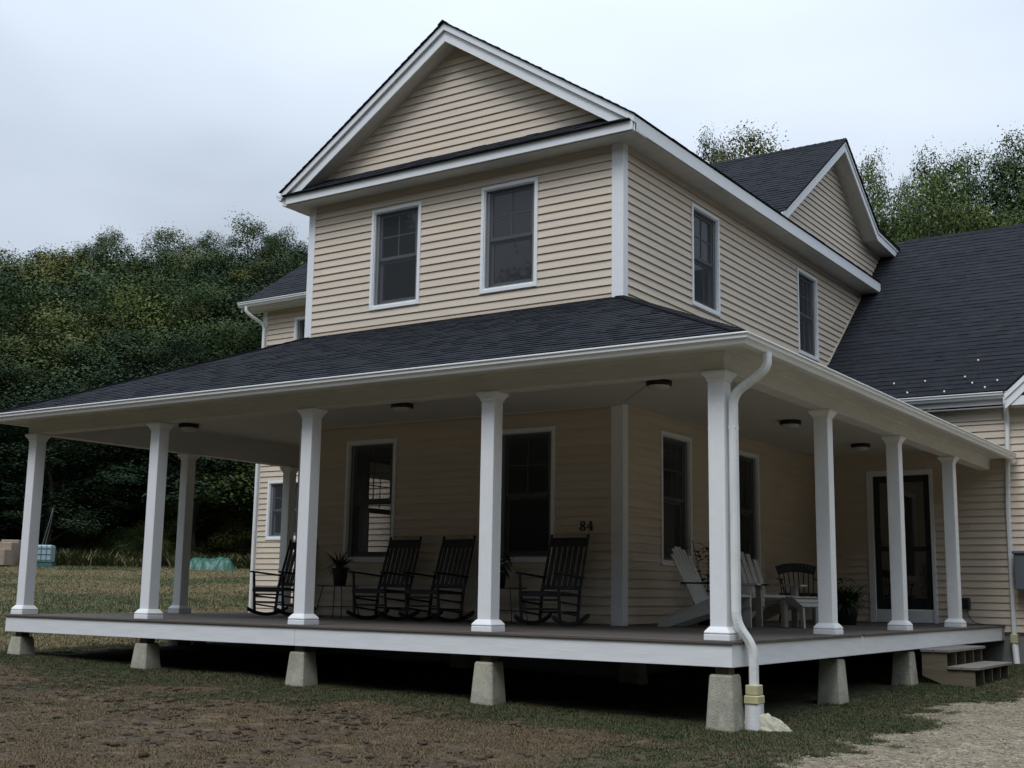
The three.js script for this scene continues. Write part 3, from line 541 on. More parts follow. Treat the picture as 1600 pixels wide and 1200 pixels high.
{ // beams, soffit, ceiling, gutter
  const w = COLW, o = .012, BT = 2.615, CE = 2.80;
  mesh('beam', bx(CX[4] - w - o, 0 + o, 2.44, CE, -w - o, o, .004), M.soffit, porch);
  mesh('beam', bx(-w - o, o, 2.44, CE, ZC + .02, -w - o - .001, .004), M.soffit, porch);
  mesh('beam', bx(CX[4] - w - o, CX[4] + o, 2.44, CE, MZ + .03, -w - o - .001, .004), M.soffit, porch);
  const lx = CX[4] - w;   // left outer face
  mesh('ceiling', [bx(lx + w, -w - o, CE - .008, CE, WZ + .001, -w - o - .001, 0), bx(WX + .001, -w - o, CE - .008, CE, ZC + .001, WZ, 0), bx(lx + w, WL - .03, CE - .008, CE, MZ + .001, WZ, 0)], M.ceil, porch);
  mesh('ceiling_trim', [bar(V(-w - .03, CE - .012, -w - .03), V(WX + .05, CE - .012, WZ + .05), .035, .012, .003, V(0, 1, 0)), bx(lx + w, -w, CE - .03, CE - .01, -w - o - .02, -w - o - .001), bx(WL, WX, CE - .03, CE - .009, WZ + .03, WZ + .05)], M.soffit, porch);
  const path = [{ p: [lx, MZ + .03], m: [-1, 0] }, { p: [lx, 0], m: [-1, 1] }, { p: [0, 0], m: [1, 1] }, { p: [0, ZC + .03], m: [1, 0] }];
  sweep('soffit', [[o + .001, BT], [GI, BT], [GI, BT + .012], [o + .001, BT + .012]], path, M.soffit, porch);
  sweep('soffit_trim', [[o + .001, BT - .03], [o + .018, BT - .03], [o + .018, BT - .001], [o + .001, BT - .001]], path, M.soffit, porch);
  sweep('fascia', [[GI - .02, BT - .012], [GI, BT - .012], [GI, BT + .1], [GI - .02, BT + .1]], path, M.gutter, porch);
  const gp = path.map(q => ({ p: [...q.p], m: q.m })); gp[3].p[1] = ZC + .06; sweep('gutter', gutterProf(2.585, GI + .001, .098), gp, M.gutter, porch);
  // roof planes
  const ex = .33, ye = 2.712, xe = lx - ex, yt = 4.2146;
  const A = V(xe, ye, ex), B = V(ex, ye, ex), C = V(WX, yt, WZ), D = V(WL, yt, WZ);
  const pf = slab(porch, 'porch_roof', [A, B, C, D], dirS(0, 1, PSF), .03, M.roofdeck);
  const Lf = Math.hypot(WZ - ex, yt - ye);
  shingles(pf, V(xe, ye, ex), V(1, 0, 0), dirS(0, yt - ye, WZ - ex), Lf, q => [(WL - xe) * q / Lf, (ex - xe) - (ex - WX) * q / Lf]);
  const prr = slab(porch, 'porch_roof', [B, V(ex, ye, ZC), V(WX, yt, ZC), C], dirS(PSR, 1, 0), .03, M.roofdeck), Lr = Math.hypot(ex - WX, yt - ye);
  shingles(prr, B, V(0, 0, -1), dirS(WX - ex, yt - ye, 0), Lr, q => [(ex - WZ) * q / Lr, ex - ZC], true);
  const pl = slab(porch, 'porch_roof', [V(xe, ye, MZ), A, D, V(WL, yt, MZ)], dirS(-.69, 1, 0), .03, M.roofdeck), Ll = Math.hypot(WL - xe, yt - ye);
  shingles(pl, V(xe, ye, MZ), V(0, 0, 1), dirS(WL - xe, yt - ye, 0), Ll, q => [0, (ex - MZ) - (ex - WZ) * q / Ll], true);
  caps(porch, B, C, dirS(-.75, .03, .25), dirS(.25, -.16, -.75), 'hip_cap'); caps(porch, A, D, dirS(.8, .05, .25), dirS(-.3, -.15, -.6), 'hip_cap');
  // corner downspout
  pipePath([[.36, 2.60, -.16], [.36, 2.45, -.16], [.055, 2.22, -.085], [.055, .16, -.085], [.165, -.06, -.20], [.165, -.46, -.20]], .1, .072, M.gutter, 'downspout', porch);
  const dr = mesh('drain_adapter', [bx(.108, .222, -.47, -.38, -.268, -.132, .008), bx(.098, .232, -.545, -.471, -.28, -.12, .008)], M.pvc, porch);
  mesh('drain_pipe', pipeGeo(.165, -.2), M.gutter, porch);
  mesh('downspout_strap', [bx(.02, .09, 1.9, 1.925, -.13, -.04, .003)], M.gutter, porch);
}
function pipeGeo(x, z) { const g = new THREE.CylinderGeometry(.082, .088, .3, 4, 1); g.rotateY(Math.PI / 4); g.scale(1.05, 1, 1.15); g.translate(x, -.675, z); g.toNonIndexed(); return boxUV(g.toNonIndexed()); }
console.log('porch done');

// ------------------------------------------------------------------ things fixed to the porch and house
{ const protoL = (x, z, label) => { const t = thing('ceiling_light', label, 'lamp', [x, 2.792, z], 0, 'porch ceiling lights');
    const lat = (pts) => new THREE.LatheGeometry(pts.map(p => new THREE.Vector2(...p)), 28);
    mesh('base_ring', lat([[0, 0], [.145, 0], [.15, -.012], [.148, -.052], [.132, -.06], [.125, -.05]]), M.bronze, t); mesh('glass_shade', lat([[.124, -.045], [.12, -.075], [.095, -.1], [.05, -.114], [0, -.118]]), M.frost, t); return t; };
  protoL(-5.44, -2.06, 'dark ringed ceiling light above the row of black rocking chairs'); protoL(-9.57, -2.14, 'dark ringed ceiling light over the bare corner of the deck');
  protoL(-1.72, -2.08, 'dark ringed ceiling light by the corner seam of the porch ceiling'); protoL(-1.61, -5.83, 'dark ringed ceiling light above the white slatted chairs'); protoL(-1.62, -8.85, 'dark ringed ceiling light just outside the entrance door'); }
{ const t = thing('wall_lantern', 'black wall lantern on the far side of the house corner', 'lamp', [WL - .03, 2.2, -3.75]);
  mesh('back_plate', bx(-.02, 0, -.1, .1, -.05, .05), M.bronze, t); mesh('lantern_cage', [bx(-.2, -.06, -.16, .08, -.07, .07, .01), bx(-.22, -.04, .08, .1, -.09, .09, .004), bx(-.15, -.02, .1, .13, -.015, .015)], M.bronze, t); }
const font = await new FontLoader().loadAsync('fonts/droid/droid_serif_bold.typeface.json');
{ const t = thing('house_number', 'dark metal house number 84 on the siding beside the window', 'house number', [-3.545, 1.185, WZ + .018]);
  let x = 0; for (const c of '84') { const g = new TextGeometry(c, { font, size: .125, depth: .012, curveSegments: 6, bevelEnabled: false }); g.computeBoundingBox(); const m = mesh('digit', g, M.black, t); m.position.x = x; x += g.boundingBox.max.x + .018; } }
{ const t = thing('outlet_box', 'brown weatherproof outlet box with a dangling cord by the porch end', 'outlet', [-.47, .33, ZC + .018]);
  const m = std({ color: lin(.06, .052, .045), roughness: .6 }); mesh('cover', bx(-.07, .07, -.09, .09, 0, .07, .01), m, t); mesh('hood', bx(-.055, .055, -.06, .07, .07, .1, .012), M.black, t);
  const c = new THREE.CatmullRomCurve3([V(.02, -.07, .08), V(.04, -.2, .05), V(.12, -.29, .06), V(.3, -.325, .1), V(.52, -.325, .14), V(.575, -.34, .2), V(.58, -.45, .21), V(.575, -.6, .2)]); mesh('cord', new THREE.TubeGeometry(c, 40, .007, 6), M.black, t); }
{ const t = thing('utility_box', 'grey metal utility cabinet on the wall beyond the downspout', 'utility box', [.5, .55, ZC + .02]);
  mesh('cabinet', bx(-.16, .3, 0, .55, 0, .3, .012), M.grey, t); mesh('lid', bx(-.18, .32, .55, .6, -.0, .33, .012), std({ color: lin(.1, .12, .17), roughness: .5 }), t); mesh('conduit', [rod(V(.05, 0, .1), V(.05, -1.05, .1), .03, .03, 10), rod(V(.2, 0, .1), V(.2, -1.05, .1), .02, .02, 10)], M.black, t); }
{ // string of small bulbs lying on the connector roof
  const pts = [[-1.52, -10.42], [-1.23, -10.16], [-1.0, -10.42], [-.62, -10.12], [-.36, -10.45], [-.21, -10.28], [-.23, -10.85], [.012, -10.15], [.177, -10.3]].map(p => V(p[0], connY(p[1]) + .03, p[1]));
  const t = thing('string_lights', 'thin cord with tiny white bulbs zigzagging on the dark roof edge', 'string lights');
  mesh('cord', new THREE.TubeGeometry(new THREE.CatmullRomCurve3(pts, false, 'catmullrom', .2), 120, .0025, 5), M.black, t);
  for (const p of pts) { const g = new THREE.SphereGeometry(.015, 10, 8); g.scale(1, 1.35, 1); g.translate(p.x, p.y + .008, p.z); mesh('bulb', g, M.bulb, t); } }
{ // wooden steps with open risers
  const zA = -5.62, zB = -7.5, t = thing('wooden_steps', 'weathered two tread wooden steps with open risers against the porch', 'steps', [0, 0, 0]);
  for (const [x0, x1, y] of [[.10, .42, -.225], [.42, .76, -.425]]) { mesh('tread', bx(x0, x0 + (x1 - x0) / 2 - .004, y - .035, y, zB, zA, .005), M.tread, t); mesh('tread', bx(x0 + (x1 - x0) / 2 + .004, x1 + .03, y - .035, y, zB, zA, .005), M.tread, t); }
  for (let k = 0; k < 5; k++) { const z = zA - .05 - k * (zA - zB - .1) / 4, b = gh0(.6, z) - .03; mesh('stringer', prism([[.11, -.262], [.41, -.262], [.41, -.462], [.74, -.462], [.74, b], [.5, b], [.11, -.55]], FR.front(z), -.02, .02), M.joist, t); } }
{ // broken white splash piece at the drain's foot
  const g = new THREE.SphereGeometry(1, 26, 18), p = g.attributes.position; for (let i = 0; i < p.count; i++) { let x = p.getX(i), y = p.getY(i), z = p.getZ(i); const n = .62 + .8 * fbm(x * 3.4 + 9 + z, y * 3 + z * 3.2, 4); p.setXYZ(i, x * .225 * n, (y > 0 ? y * .11 : y * .05) * n * (1 - .35 * x), z * .075 * n * (1.05 + .3 * Math.sin(x * 7))); } g.computeVertexNormals();
  const m = mesh('splash_stone', g, M.stone); m.position.set(.27, -.765, -.24); m.rotation.y = .3; m.rotation.z = -.3; tag(m, 'pale lumpy splash block under the corner downspout', 'splash block'); }

// ------------------------------------------------------------------ porch furniture
function rockingChair(x, z, turn, label) {
  const t = thing('rocking_chair', label, 'rocking chair', [x, 0, z], turn, 'black porch rocking chairs');
  const W = .27;
  const ry = zz => .012 + .5 * (zz + .02) * (zz + .02) / 1.05 + (Math.abs(zz) > .3 ? .02 * (Math.abs(zz) - .3) : 0);
  for (const s of [-1, 1]) { const top = [], bot = []; for (let k = 0; k <= 16; k++) { const zz = -.47 + k / 16 * .86; bot.push([zz, ry(zz) - .012]); top.unshift([zz, ry(zz) + .035]); }
    const g = prism([...bot, ...top].map(p => [-p[0], p[1]]).reverse(), FR.right(s * W), -.017, .017); mesh('rocker', g, M.blackWood, t); }
  const stile = s => [V(s * W, .06, -.2), V(s * W, .42, -.25), V(s * W * .98, 1.1, -.47)];
  for (const s of [-1, 1]) {
    mesh('front_post', [rod(V(s * W, .04, .24), V(s * W, .62, .29), .022, .018, 10)], M.blackWood, t);
    const q = stile(s); mesh('back_post', [rod(q[0], q[1], .022, .022, 10), rod(q[1], q[2], .022, .016, 10), new THREE.SphereGeometry(.02, 10, 8).translate(q[2].x, q[2].y + .012, q[2].z)], M.blackWood, t);
    mesh('arm', [bar(V(s * W, .632, .35), V(s * W, .585, -.31), .075, .022, .006, V(0, 1, 0))], M.blackWood, t);
    mesh('stretcher', [rod(V(s * W, .17, .245), V(s * W, .12, -.21), .012), rod(V(s * W, .29, .255), V(s * W, .25, -.225), .012)], M.blackWood, t);
  }
  mesh('seat', [bar(V(0, .40, .3), V(0, .37, -.25), .56, .03, .01, V(0, 1, 0)), bx(-.28, .28, .35, .39, .27, .3)], M.blackWood, t);
  mesh('stretcher', [rod(V(-W, .2, .25), V(W, .2, .25), .013), rod(V(-W, .31, .26), V(W, .31, .26), .013), rod(V(-W, .16, -.21), V(W, .16, -.21), .012)], M.blackWood, t);
  const at = (y) => -.25 - .22 * (y - .42) / .68;
  mesh('crest_rail', bar(V(-W, 1.03, at(1.03)), V(W, 1.03, at(1.03)), .12, .022, .008, V(0, .3, 1)), M.blackWood, t); mesh('lower_rail', bar(V(-W, .46, at(.46)), V(W, .46, at(.46)), .05, .02, .005, V(0, .3, 1)), M.blackWood, t);
  for (let k = 0; k < 6; k++) { const xx = -.195 + k * .078; mesh('back_slat', bar(V(xx, .46, at(.46) + .004), V(xx, 1.0, at(1.0) + .004), .055, .012, .004, V(0, 0, 1)), M.blackWood, t); }
  return t;
}
rockingChair(-6.22, -2.72, 0, 'black rocking chair beside the potted fern and the window frame');
rockingChair(-5.32, -2.72, -.05, 'black rocking chair between another rocker and a white column');
rockingChair(-3.53, -2.70, .03, 'black rocking chair under the house number by the house corner');
rockingChair(-8.32, -2.95, .05, 'black rocking chair at the open end of the deck against pale siding');
function adirondack(x, z, turn, label) {
  const t = thing('slatted_chair', label, 'garden chair', [x, 0, z], turn, 'white slatted porch chairs');
  for (const s of [-1, 1]) {
    mesh('side_leg', prism([[-.36, .26], [-.36, .39], [-.05, .36], [.2, .25], [.62, .06], [.66, 0], [.5, 0], [.1, .13]], FR.right(s * .27), -.014, .014), M.whiteWood, t);
    mesh('front_leg', bx(s * .298 - .012, s * .298 + .012, 0, .53, .24, .36, .004), M.whiteWood, t);
    mesh('arm', prism([[-.46, -.06], [-.46, .06], [-.3, .075], [.3, .02], [.32, -.045], [0, -.07]].map(p => [-p[0], p[1]]), new THREE.Matrix4().makeBasis(V(0, 0, 1), V(s, 0, 0), V(0, 1, 0)).setPosition(s * .33, 0, 0), .531, .552), M.whiteWood, t);
    mesh('arm_bracket', prism([[-.3, .52], [-.3, .38], [-.28, .4], [-.24, .46], [-.18, .52]].map(p => [p[0] - .06, p[1]]), FR.right(s * .298), -.02, .02), M.whiteWood, t);
  }
  for (let k = 0; k < 6; k++) { const zz = .33 - k * .095, y = .385 - (.33 - zz) * .28; mesh('seat_slat', bar(V(-.285, y + .01, zz), V(.285, y + .01, zz), .08, .018, .004, V(0, 1, .28)), M.whiteWood, t); }
  const top = [.9, .97, 1.0, 1.0, .97, .9];
  for (let k = 0; k < 6; k++) { const f = k - 2.5, b = V(f * .083, .25, -.14), q = V(f * .1, top[k], -.14 - (top[k] - .25) * .5); mesh('back_slat', bar(b, q, .078, .017, .006, V(0, .45, 1)), M.whiteWood, t); }
  mesh('back_rail', [bar(V(-.33, .535, -.31), V(.33, .535, -.31), .06, .02, .004, V(0, 0, 1)), bar(V(-.24, .82, -.45), V(.24, .82, -.45), .05, .02, .004, V(0, .45, 1))], M.whiteWood, t);
  return t;
}
adirondack(-1.96, -4.05, Math.PI / 2 + .02, 'white slatted chair seen side on, beside the house corner board');
adirondack(-1.95, -5.55, Math.PI / 2 - .5, 'white slatted chair with its slatted back facing out, beside the footrest');
{ const t = thing('footrest', 'white slatted footrest with curved sides in front of the slatted chair', 'footrest', [-1.25, 0, -5.35], Math.PI / 2 - .6);
  for (const s of [-1, 1]) { mesh('side_panel', prism([[-.28, .0], [-.22, .0], [-.2, .18], [-.08, .27], [.1, .3], [.26, .28], [.28, .36], [.1, .385], [-.12, .36], [-.26, .27]], FR.right(s * .24), -.014, .014), M.whiteWood, t); mesh('leg', bx(s * .24 - .03, s * .24 + .03, 0, .34, -.2, -.12, .004), M.whiteWood, t); }
  for (let k = 0; k < 6; k++) { const zz = .24 - k * .1; mesh('slat', bar(V(-.27, .385 - Math.max(0, zz - .05) * .5 - Math.max(0, -zz - .1) * .2, zz), V(.27, .385 - Math.max(0, zz - .05) * .5 - Math.max(0, -zz - .1) * .2, zz), .085, .018, .005, V(0, 1, zz > .05 ? .5 : 0)), M.whiteWood, t); } }
{ const t = thing('spindle_armchair', 'dark wooden armchair with spindle back against the shaded wall', 'chair', [-2.35, 0, -8.0], .55);
  mesh('seat', bx(-.28, .28, .41, .45, -.24, .26, .02), M.blackWood, t);
  for (const [sx, sz] of [[1, 1], [1, -1], [-1, 1], [-1, -1]]) mesh('leg', rod(V(sx * .28, 0, sz * .24), V(sx * .22, .42, sz * .18), .015, .02, 8), M.blackWood, t);
  for (let k = 0; k < 8; k++) { const f = (k - 3.5) / 3.5; mesh('spindle', rod(V(f * .24, .44, -.2 - .02 * (1 - f * f)), V(f * .27, .78, -.29 - .03 * (1 - f * f)), .009), M.blackWood, t); }
  const c = new THREE.CatmullRomCurve3([V(-.3, .79, -.28), V(-.15, .83, -.31), V(0, .84, -.32), V(.15, .83, -.31), V(.3, .79, -.28)]), T = []; for (let k = 0; k < 12; k++) T.push(bar(c.getPoint(k / 12), c.getPoint((k + 1.02) / 12.1), .14, .024, .004, V(0, .2, 1))); mesh('crest_rail', T, M.blackWood, t);
  for (const s of [-1, 1]) mesh('arm', [bar(V(s * .29, .66, -.24), V(s * .31, .65, .2), .055, .022, .005, V(0, 1, 0)), rod(V(s * .26, .45, .14), V(s * .31, .65, .16), .012)], M.blackWood, t); }
function wireStand(x, z, label) { const t = thing('plant_stand', label, 'plant stand', [x, 0, z], 0, 'black wire plant stands');
  mesh('top', [bx(-.24, .24, .435, .45, -.17, .17, .004)], M.black, t); const legs = [];
  for (const s of [-1, 1]) { for (const q of [-1, 1]) mesh('leg', rod(V(s * .25, 0, q * .19), V(s * .17, .44, q * .12), .007), M.black, t); }
  mesh('brace', [rod(V(-.23, .16, .15), V(.23, .16, .15), .005), rod(V(-.23, .16, -.15), V(.23, .16, -.15), .005), rod(V(-.23, .16, -.15), V(-.23, .16, .15), .005), rod(V(.23, .16, -.15), V(.23, .16, .15), .005)], M.black, t); }
wireStand(-7.13, -2.85, 'black wire stand holding the potted fern'); wireStand(-4.42, -3.0, 'black wire stand holding the trailing dark plant');
function leafBlade(T, base, dir, len, wid, droop) { // curved tapering leaf
  const N = 5; let p = base.clone(), d = dir.clone().normalize(); const side = new THREE.Vector3().crossVectors(d, V(0, 1, 0)).normalize(); if (side.lengthSq() < .1) side.set(1, 0, 0); let a = p.clone().addScaledVector(side, wid * .2), b = p.clone().addScaledVector(side, -wid * .2);
  for (let k = 1; k <= N; k++) { d.y -= droop / N; d.normalize(); p = p.clone().addScaledVector(d, len / N); const w = wid * .5 * Math.sin(Math.PI * (.2 + .8 * k / N)) ; const a2 = p.clone().addScaledVector(side, w), b2 = p.clone().addScaledVector(side, -w); T.quad(a, b, b2, a2); a = a2; b = b2; }
}
function potted(name, label, x, y, z, r, h, plant, mat) {
  const t = thing(name, label, 'potted plant', [x, y, z]);
  mesh('pot', new THREE.LatheGeometry([[0, 0], [r * .68, 0], [r * .95, h * .88], [r * 1.05, h * .88], [r * 1.05, h], [r * .93, h], [r * .85, h * .9], [0, h * .88]].map(p => new THREE.Vector2(...p)), 24), M.pot, t);
  const T = new Tri(); plant(T, h); mesh('foliage', T.geo(), mat, t); return t;
}
potted('potted_fern', 'spiky fern in a dark tapered pot on a wire stand', -7.10, .451, -2.85, .12, .24, (T, h) => { for (let k = 0; k < 130; k++) { const a = rr(0, 6.28), u = rr(.3, 1.8); leafBlade(T, V(0, h, 0), V(Math.cos(a), u, Math.sin(a)), rr(.2, .42), .024, rr(.6, 1.6)); } }, M.leafG);
potted('trailing_plant', 'dark trailing plant in a dark pot beside the last rocker', -4.50, .451, -3.0, .1, .2, (T, h) => { for (let k = 0; k < 60; k++) { const a = rr(0, 6.28), u = rr(-.3, 1.9), b = V(Math.cos(a) * .06, h + rr(0, .25), Math.sin(a) * .06); leafBlade(T, b, V(Math.cos(a), u, Math.sin(a)), rr(.1, .22), .06, 1.4); } }, M.leafD);
potted('rubber_plant', 'tall dark leafy pot plant between window and slatted chair', -2.55, 0, -5.05, .16, .3, (T, h) => { for (let s = 0; s < 3; s++) { const q = V(rr(-.05, .05), h, rr(-.05, .05)), w = V(rr(-.2, .2), 1, rr(-.2, .2)); for (let k = 0; k < 16; k++) { const p = q.clone().addScaledVector(w, k * .052), a = k * 2.4 + s; leafBlade(T, p, V(Math.cos(a), .5, Math.sin(a)), rr(.12, .2), .08, 1.2); } T.quad(q, q.clone().add(V(.012, 0, 0)), q.clone().addScaledVector(w, .82).add(V(.01, 0, 0)), q.clone().addScaledVector(w, .82)); } }, M.leafD);
potted('grass_plant', 'bushy green plant in a dark pot near the entrance door', -1.5, 0, -7.6, .19, .3, (T, h) => { for (let k = 0; k < 260; k++) { const a = rr(0, 6.28), u = rr(.1, 1.8); leafBlade(T, V(rr(-.08, .08), h, rr(-.08, .08)), V(Math.cos(a), u, Math.sin(a)), rr(.25, .5), .035, rr(.5, 1.5)); } }, M.leafG);
potted('palm_plant', 'thin arching palm in a dark pot left of the entrance door', -2.35, 0, -9.6, .14, .26, (T, h) => { for (let k = 0; k < 26; k++) { const a = rr(0, 6.28); leafBlade(T, V(0, h + rr(.1, .45), 0), V(Math.cos(a), rr(.5, 1.6), Math.sin(a)), rr(.3, .55), .05, rr(1, 1.9)); } T.quad(V(-.01, h, 0), V(.01, h, 0), V(.008, h + .5, 0), V(-.008, h + .5, 0)); }, M.leafD);
console.log('furniture done');

// ------------------------------------------------------------------ things at the far edge of the lawn
const camXZ = [4.6129, 10.3469];
const polar = (deg, D) => [camXZ[0] + Math.sin(deg * Math.PI / 180) * D, camXZ[1] - Math.cos(deg * Math.PI / 180) * D];
{ // green tarpaulin over a low pile
  const [x, z] = polar(-47.35, 45.4), y = gh0(x, z), g = new THREE.PlaneGeometry(1.75, 1.1, 70, 30).rotateX(-Math.PI / 2), p = g.attributes.position;
  for (let i = 0; i < p.count; i++) { const X = p.getX(i), Z = p.getZ(i), f = (1 - Math.pow(Math.abs(X) / .875, 6)) * (1 - Math.pow(Math.abs(Z) / .55, 4)), n = fbm(X * 3 + 20, Z * 3 + 4, 3), m = fbm(X * 9 + 2, Z * 9 + 7, 3); p.setXYZ(i, X + (m - .5) * .09, f * (.2 + .34 * n + .12 * m) - .03, Z + (n - .5) * .25); } g.computeVertexNormals();
  const m = mesh('tarp_pile', g, std({ color: lin(.03, .115, .085), roughness: .45 })); m.position.set(x, y + .02, z); m.rotation.y = .82; tag(m, 'crumpled green tarpaulin over a low pile at the wood edge', 'tarp'); }
{ // caged tank
  const [x, z] = polar(-54.4, 45.8), y = gh0(x, z), t = thing('caged_tank', 'pale blue plastic tank in a wire cage on a dark pallet', 'tank', [x, y, z], -.8); t.scale.setScalar(.78);
  mesh('tank', bx(-.45, .45, .18, .95, -.45, .45, .06), std({ color: lin(.3, .42, .46), roughness: .4 }), t); mesh('pallet', [bx(-.5, .5, 0, .15, -.5, .5, .01)], std({ color: lin(.03, .12, .12), roughness: .7 }), t); const c = [];
  for (let k = -2; k <= 2; k++) c.push(rod(V(k * .22, .16, .47), V(k * .22, .98, .47), .012), rod(V(.47, .16, k * .22), V(.47, .98, k * .22), .012)); for (const yy of [.3, .55, .8]) c.push(rod(V(-.47, yy, .47), V(.47, yy, .47), .012), rod(V(.47, yy, -.47), V(.47, yy, .47), .012)); mesh('cage', c, M.grey, t);
  const hoop = new THREE.TubeGeometry(new THREE.CatmullRomCurve3([V(-.3, .95, 0), V(-.15, 1.9, -.2), V(.05, 2.6, -.3), V(.28, 1.9, -.2), V(.35, .95, 0)]), 30, .015, 6); mesh('hoop', hoop, M.grey, t); }
{ const [x, z] = polar(-55.8, 46), y = gh0(x, z), t = thing('lumber_pile', 'tan block pile with white pipe lying before the dark trees', 'pile', [x, y, z], -.9);
  const tan = std({ map: mottle(256, [.3, .24, .18], .4, 5), roughness: .9 }); for (const [a, b, c, d] of [[-.9, -.1, 0, .9], [-.08, .6, 0, .8], [.62, 1.3, 0, .55]]) mesh('block', bx(a, b, c, d, -.3, .3, .02), tan, t); mesh('pipe', [rod(V(-.5, .5, .36), V(.3, .5, .36), .045), rod(V(-.48, .5, .36), V(-.48, .75, .36), .045)], M.white, t); mesh('rubble', [new THREE.DodecahedronGeometry(.28).translate(-.5, .15, .5), new THREE.DodecahedronGeometry(.22).translate(0, .1, .55), new THREE.DodecahedronGeometry(.25).translate(.45, .12, .5)], M.found, t); }

// ------------------------------------------------------------------ trees
const clumpGeo = (() => { // one leafy clump of radius about 1: domed top, loose edge, many small folded leaves
  const p = [], c = [];
  for (let k = 0; k < 760; k++) {
    const d = V(rr(-1, 1), rr(-.55, 1), rr(-1, 1)); if (d.lengthSq() < .04) continue; d.normalize(); const rad = .2 + .75 * Math.sqrt(rnd()) + (rnd() < .3 ? rr(0, .55) : 0), bump = .78 + .5 * fbm(d.x * 1.7 + 8, d.z * 1.7 + d.y * 1.3 + 8, 2);
    const x = d.x * rad * bump, y = d.y * rad * bump, z = d.z * rad * bump;
    const s = rr(.042, .088), n = V(d.x + rr(-.8, .8), d.y + .5 + rr(-.7, .7), d.z + rr(-.8, .8)).normalize(), t1 = new THREE.Vector3().crossVectors(n, V(rr(-1, 1), rr(-1, 1), rr(-1, 1))).normalize(), t2 = new THREE.Vector3().crossVectors(n, t1), P = V(x * 1.1, y * .85, z * 1.1), v = rr(.7, 1.3), yl = rr(-.1, .15);
    const a = P.clone().addScaledVector(t1, s), e2 = P.clone().addScaledVector(t1, -s), b = P.clone().addScaledVector(t2, s * .62).addScaledVector(n, s * .15), f = P.clone().addScaledVector(t2, -s * .62).addScaledVector(n, s * .15);
    for (const q of [a, b, e2, a, e2, f]) { p.push(q.x, q.y, q.z); c.push(v * (1 + yl), v, v * (1 - yl)); }
  }
  const g = new THREE.BufferGeometry(); g.setAttribute('position', new THREE.Float32BufferAttribute(p, 3)); g.setAttribute('color', new THREE.Float32BufferAttribute(c, 3)); g.computeVertexNormals(); return g;
})();
function clumpsOf({ H, R, base, nC, r0, r1, cone }) {
  const out = [];
  for (let k = 0; k < nC; k++) {
    const u = (k + rnd()) / nC, y = base + (H - base) * (cone ? 1 - Math.pow(1 - u, .8) : u), prof = cone ? (1 - u) * .95 + .03 : Math.sqrt(Math.max(0, 1 - Math.pow((u - .4) / .64, 2))) * .95 + .05;
    const a = k * 2.4 + rr(-.6, .6), q = R * prof * (rnd() < .25 ? rr(.1, .6) : rr(.62, 1.12)), r = rr(r0, r1) * (cone ? 1.1 - .75 * u : 1); out.push([Math.cos(a) * q, y, Math.sin(a) * q, r, rr(.7, 1.3), rr(-.1, .16)]);
  }
  return out;
}
function trunkGeo(kind, clumps) {
  const L = [], top = kind.H * .93; let p = V(0, -.6, 0), r = kind.tr; const axis = [p]; for (let k = 1; k <= 7; k++) { const q = V(rr(-.12, .12) * k * .5, -.6 + (top + .6) * k / 7, rr(-.12, .12) * k * .5); const r2 = kind.tr * (1 - k / 7.6); L.push(rod(p, q, r, r2, 7)); p = q; r = r2; axis.push(q); }
  for (let k = 0; k < clumps.length; k += 2) { const c = clumps[k], t = clamp((c[1] - 1.2) / (top + .6) * 7, 1, 6.4), i = Math.floor(t), a = axis[i].clone().lerp(axis[i + 1], t - i), b = V(c[0], c[1], c[2]); if (a.distanceTo(b) > .4) { const m = a.clone().lerp(b, .5); m.y += .15; L.push(rod(a, m, .055, .035, 5), rod(m, b, .035, .01, 5)); } }
  return merge(L);
}
const kinds = [
  { H: 13, R: 3.3, base: 2.6, nC: 58, r0: .7, r1: 1.35, tr: .2 }, { H: 14.5, R: 2.8, base: 3.2, nC: 54, r0: .65, r1: 1.25, tr: .19 }, { H: 12, R: 3.7, base: 1.6, nC: 66, r0: .7, r1: 1.4, tr: .21 },
  { H: 15, R: 2.3, base: 4.0, nC: 64, r0: .3, r1: .62, tr: .15 }, { H: 14, R: 2.5, base: 1, nC: 150, r0: .45, r1: .8, tr: .2, cone: true }, { H: 2.6, R: 1.5, base: .3, nC: 16, r0: .4, r1: .8, tr: .05 },
  { H: 14, R: 2.9, base: 3.4, nC: 44, r0: .55, r1: 1.05, tr: .18 }, { H: 12, R: 3.2, base: 4.2, nC: 48, r0: .7, r1: 1.3, tr: .17 }
];
for (const k of kinds) { k.cl = clumpsOf(k); k.trunk = trunkGeo(k, k.cl); k.top = Math.max(...k.cl.map(c => c[1] + c[3] * .75)); }
const bark = std({ map: rep(mottle(256, [.09, .078, .062], .7, 8, .3), 1, .5), roughness: .95 });
const leafM = [[.043, .073, .026], [.07, .102, .032], [.022, .043, .021], [.074, .088, .027], [.05, .08, .033]].map(c => new THREE.MeshPhysicalMaterial({ vertexColors: true, color: lin(...c), roughness: .8, specularIntensity: .35, side: THREE.DoubleSide }));
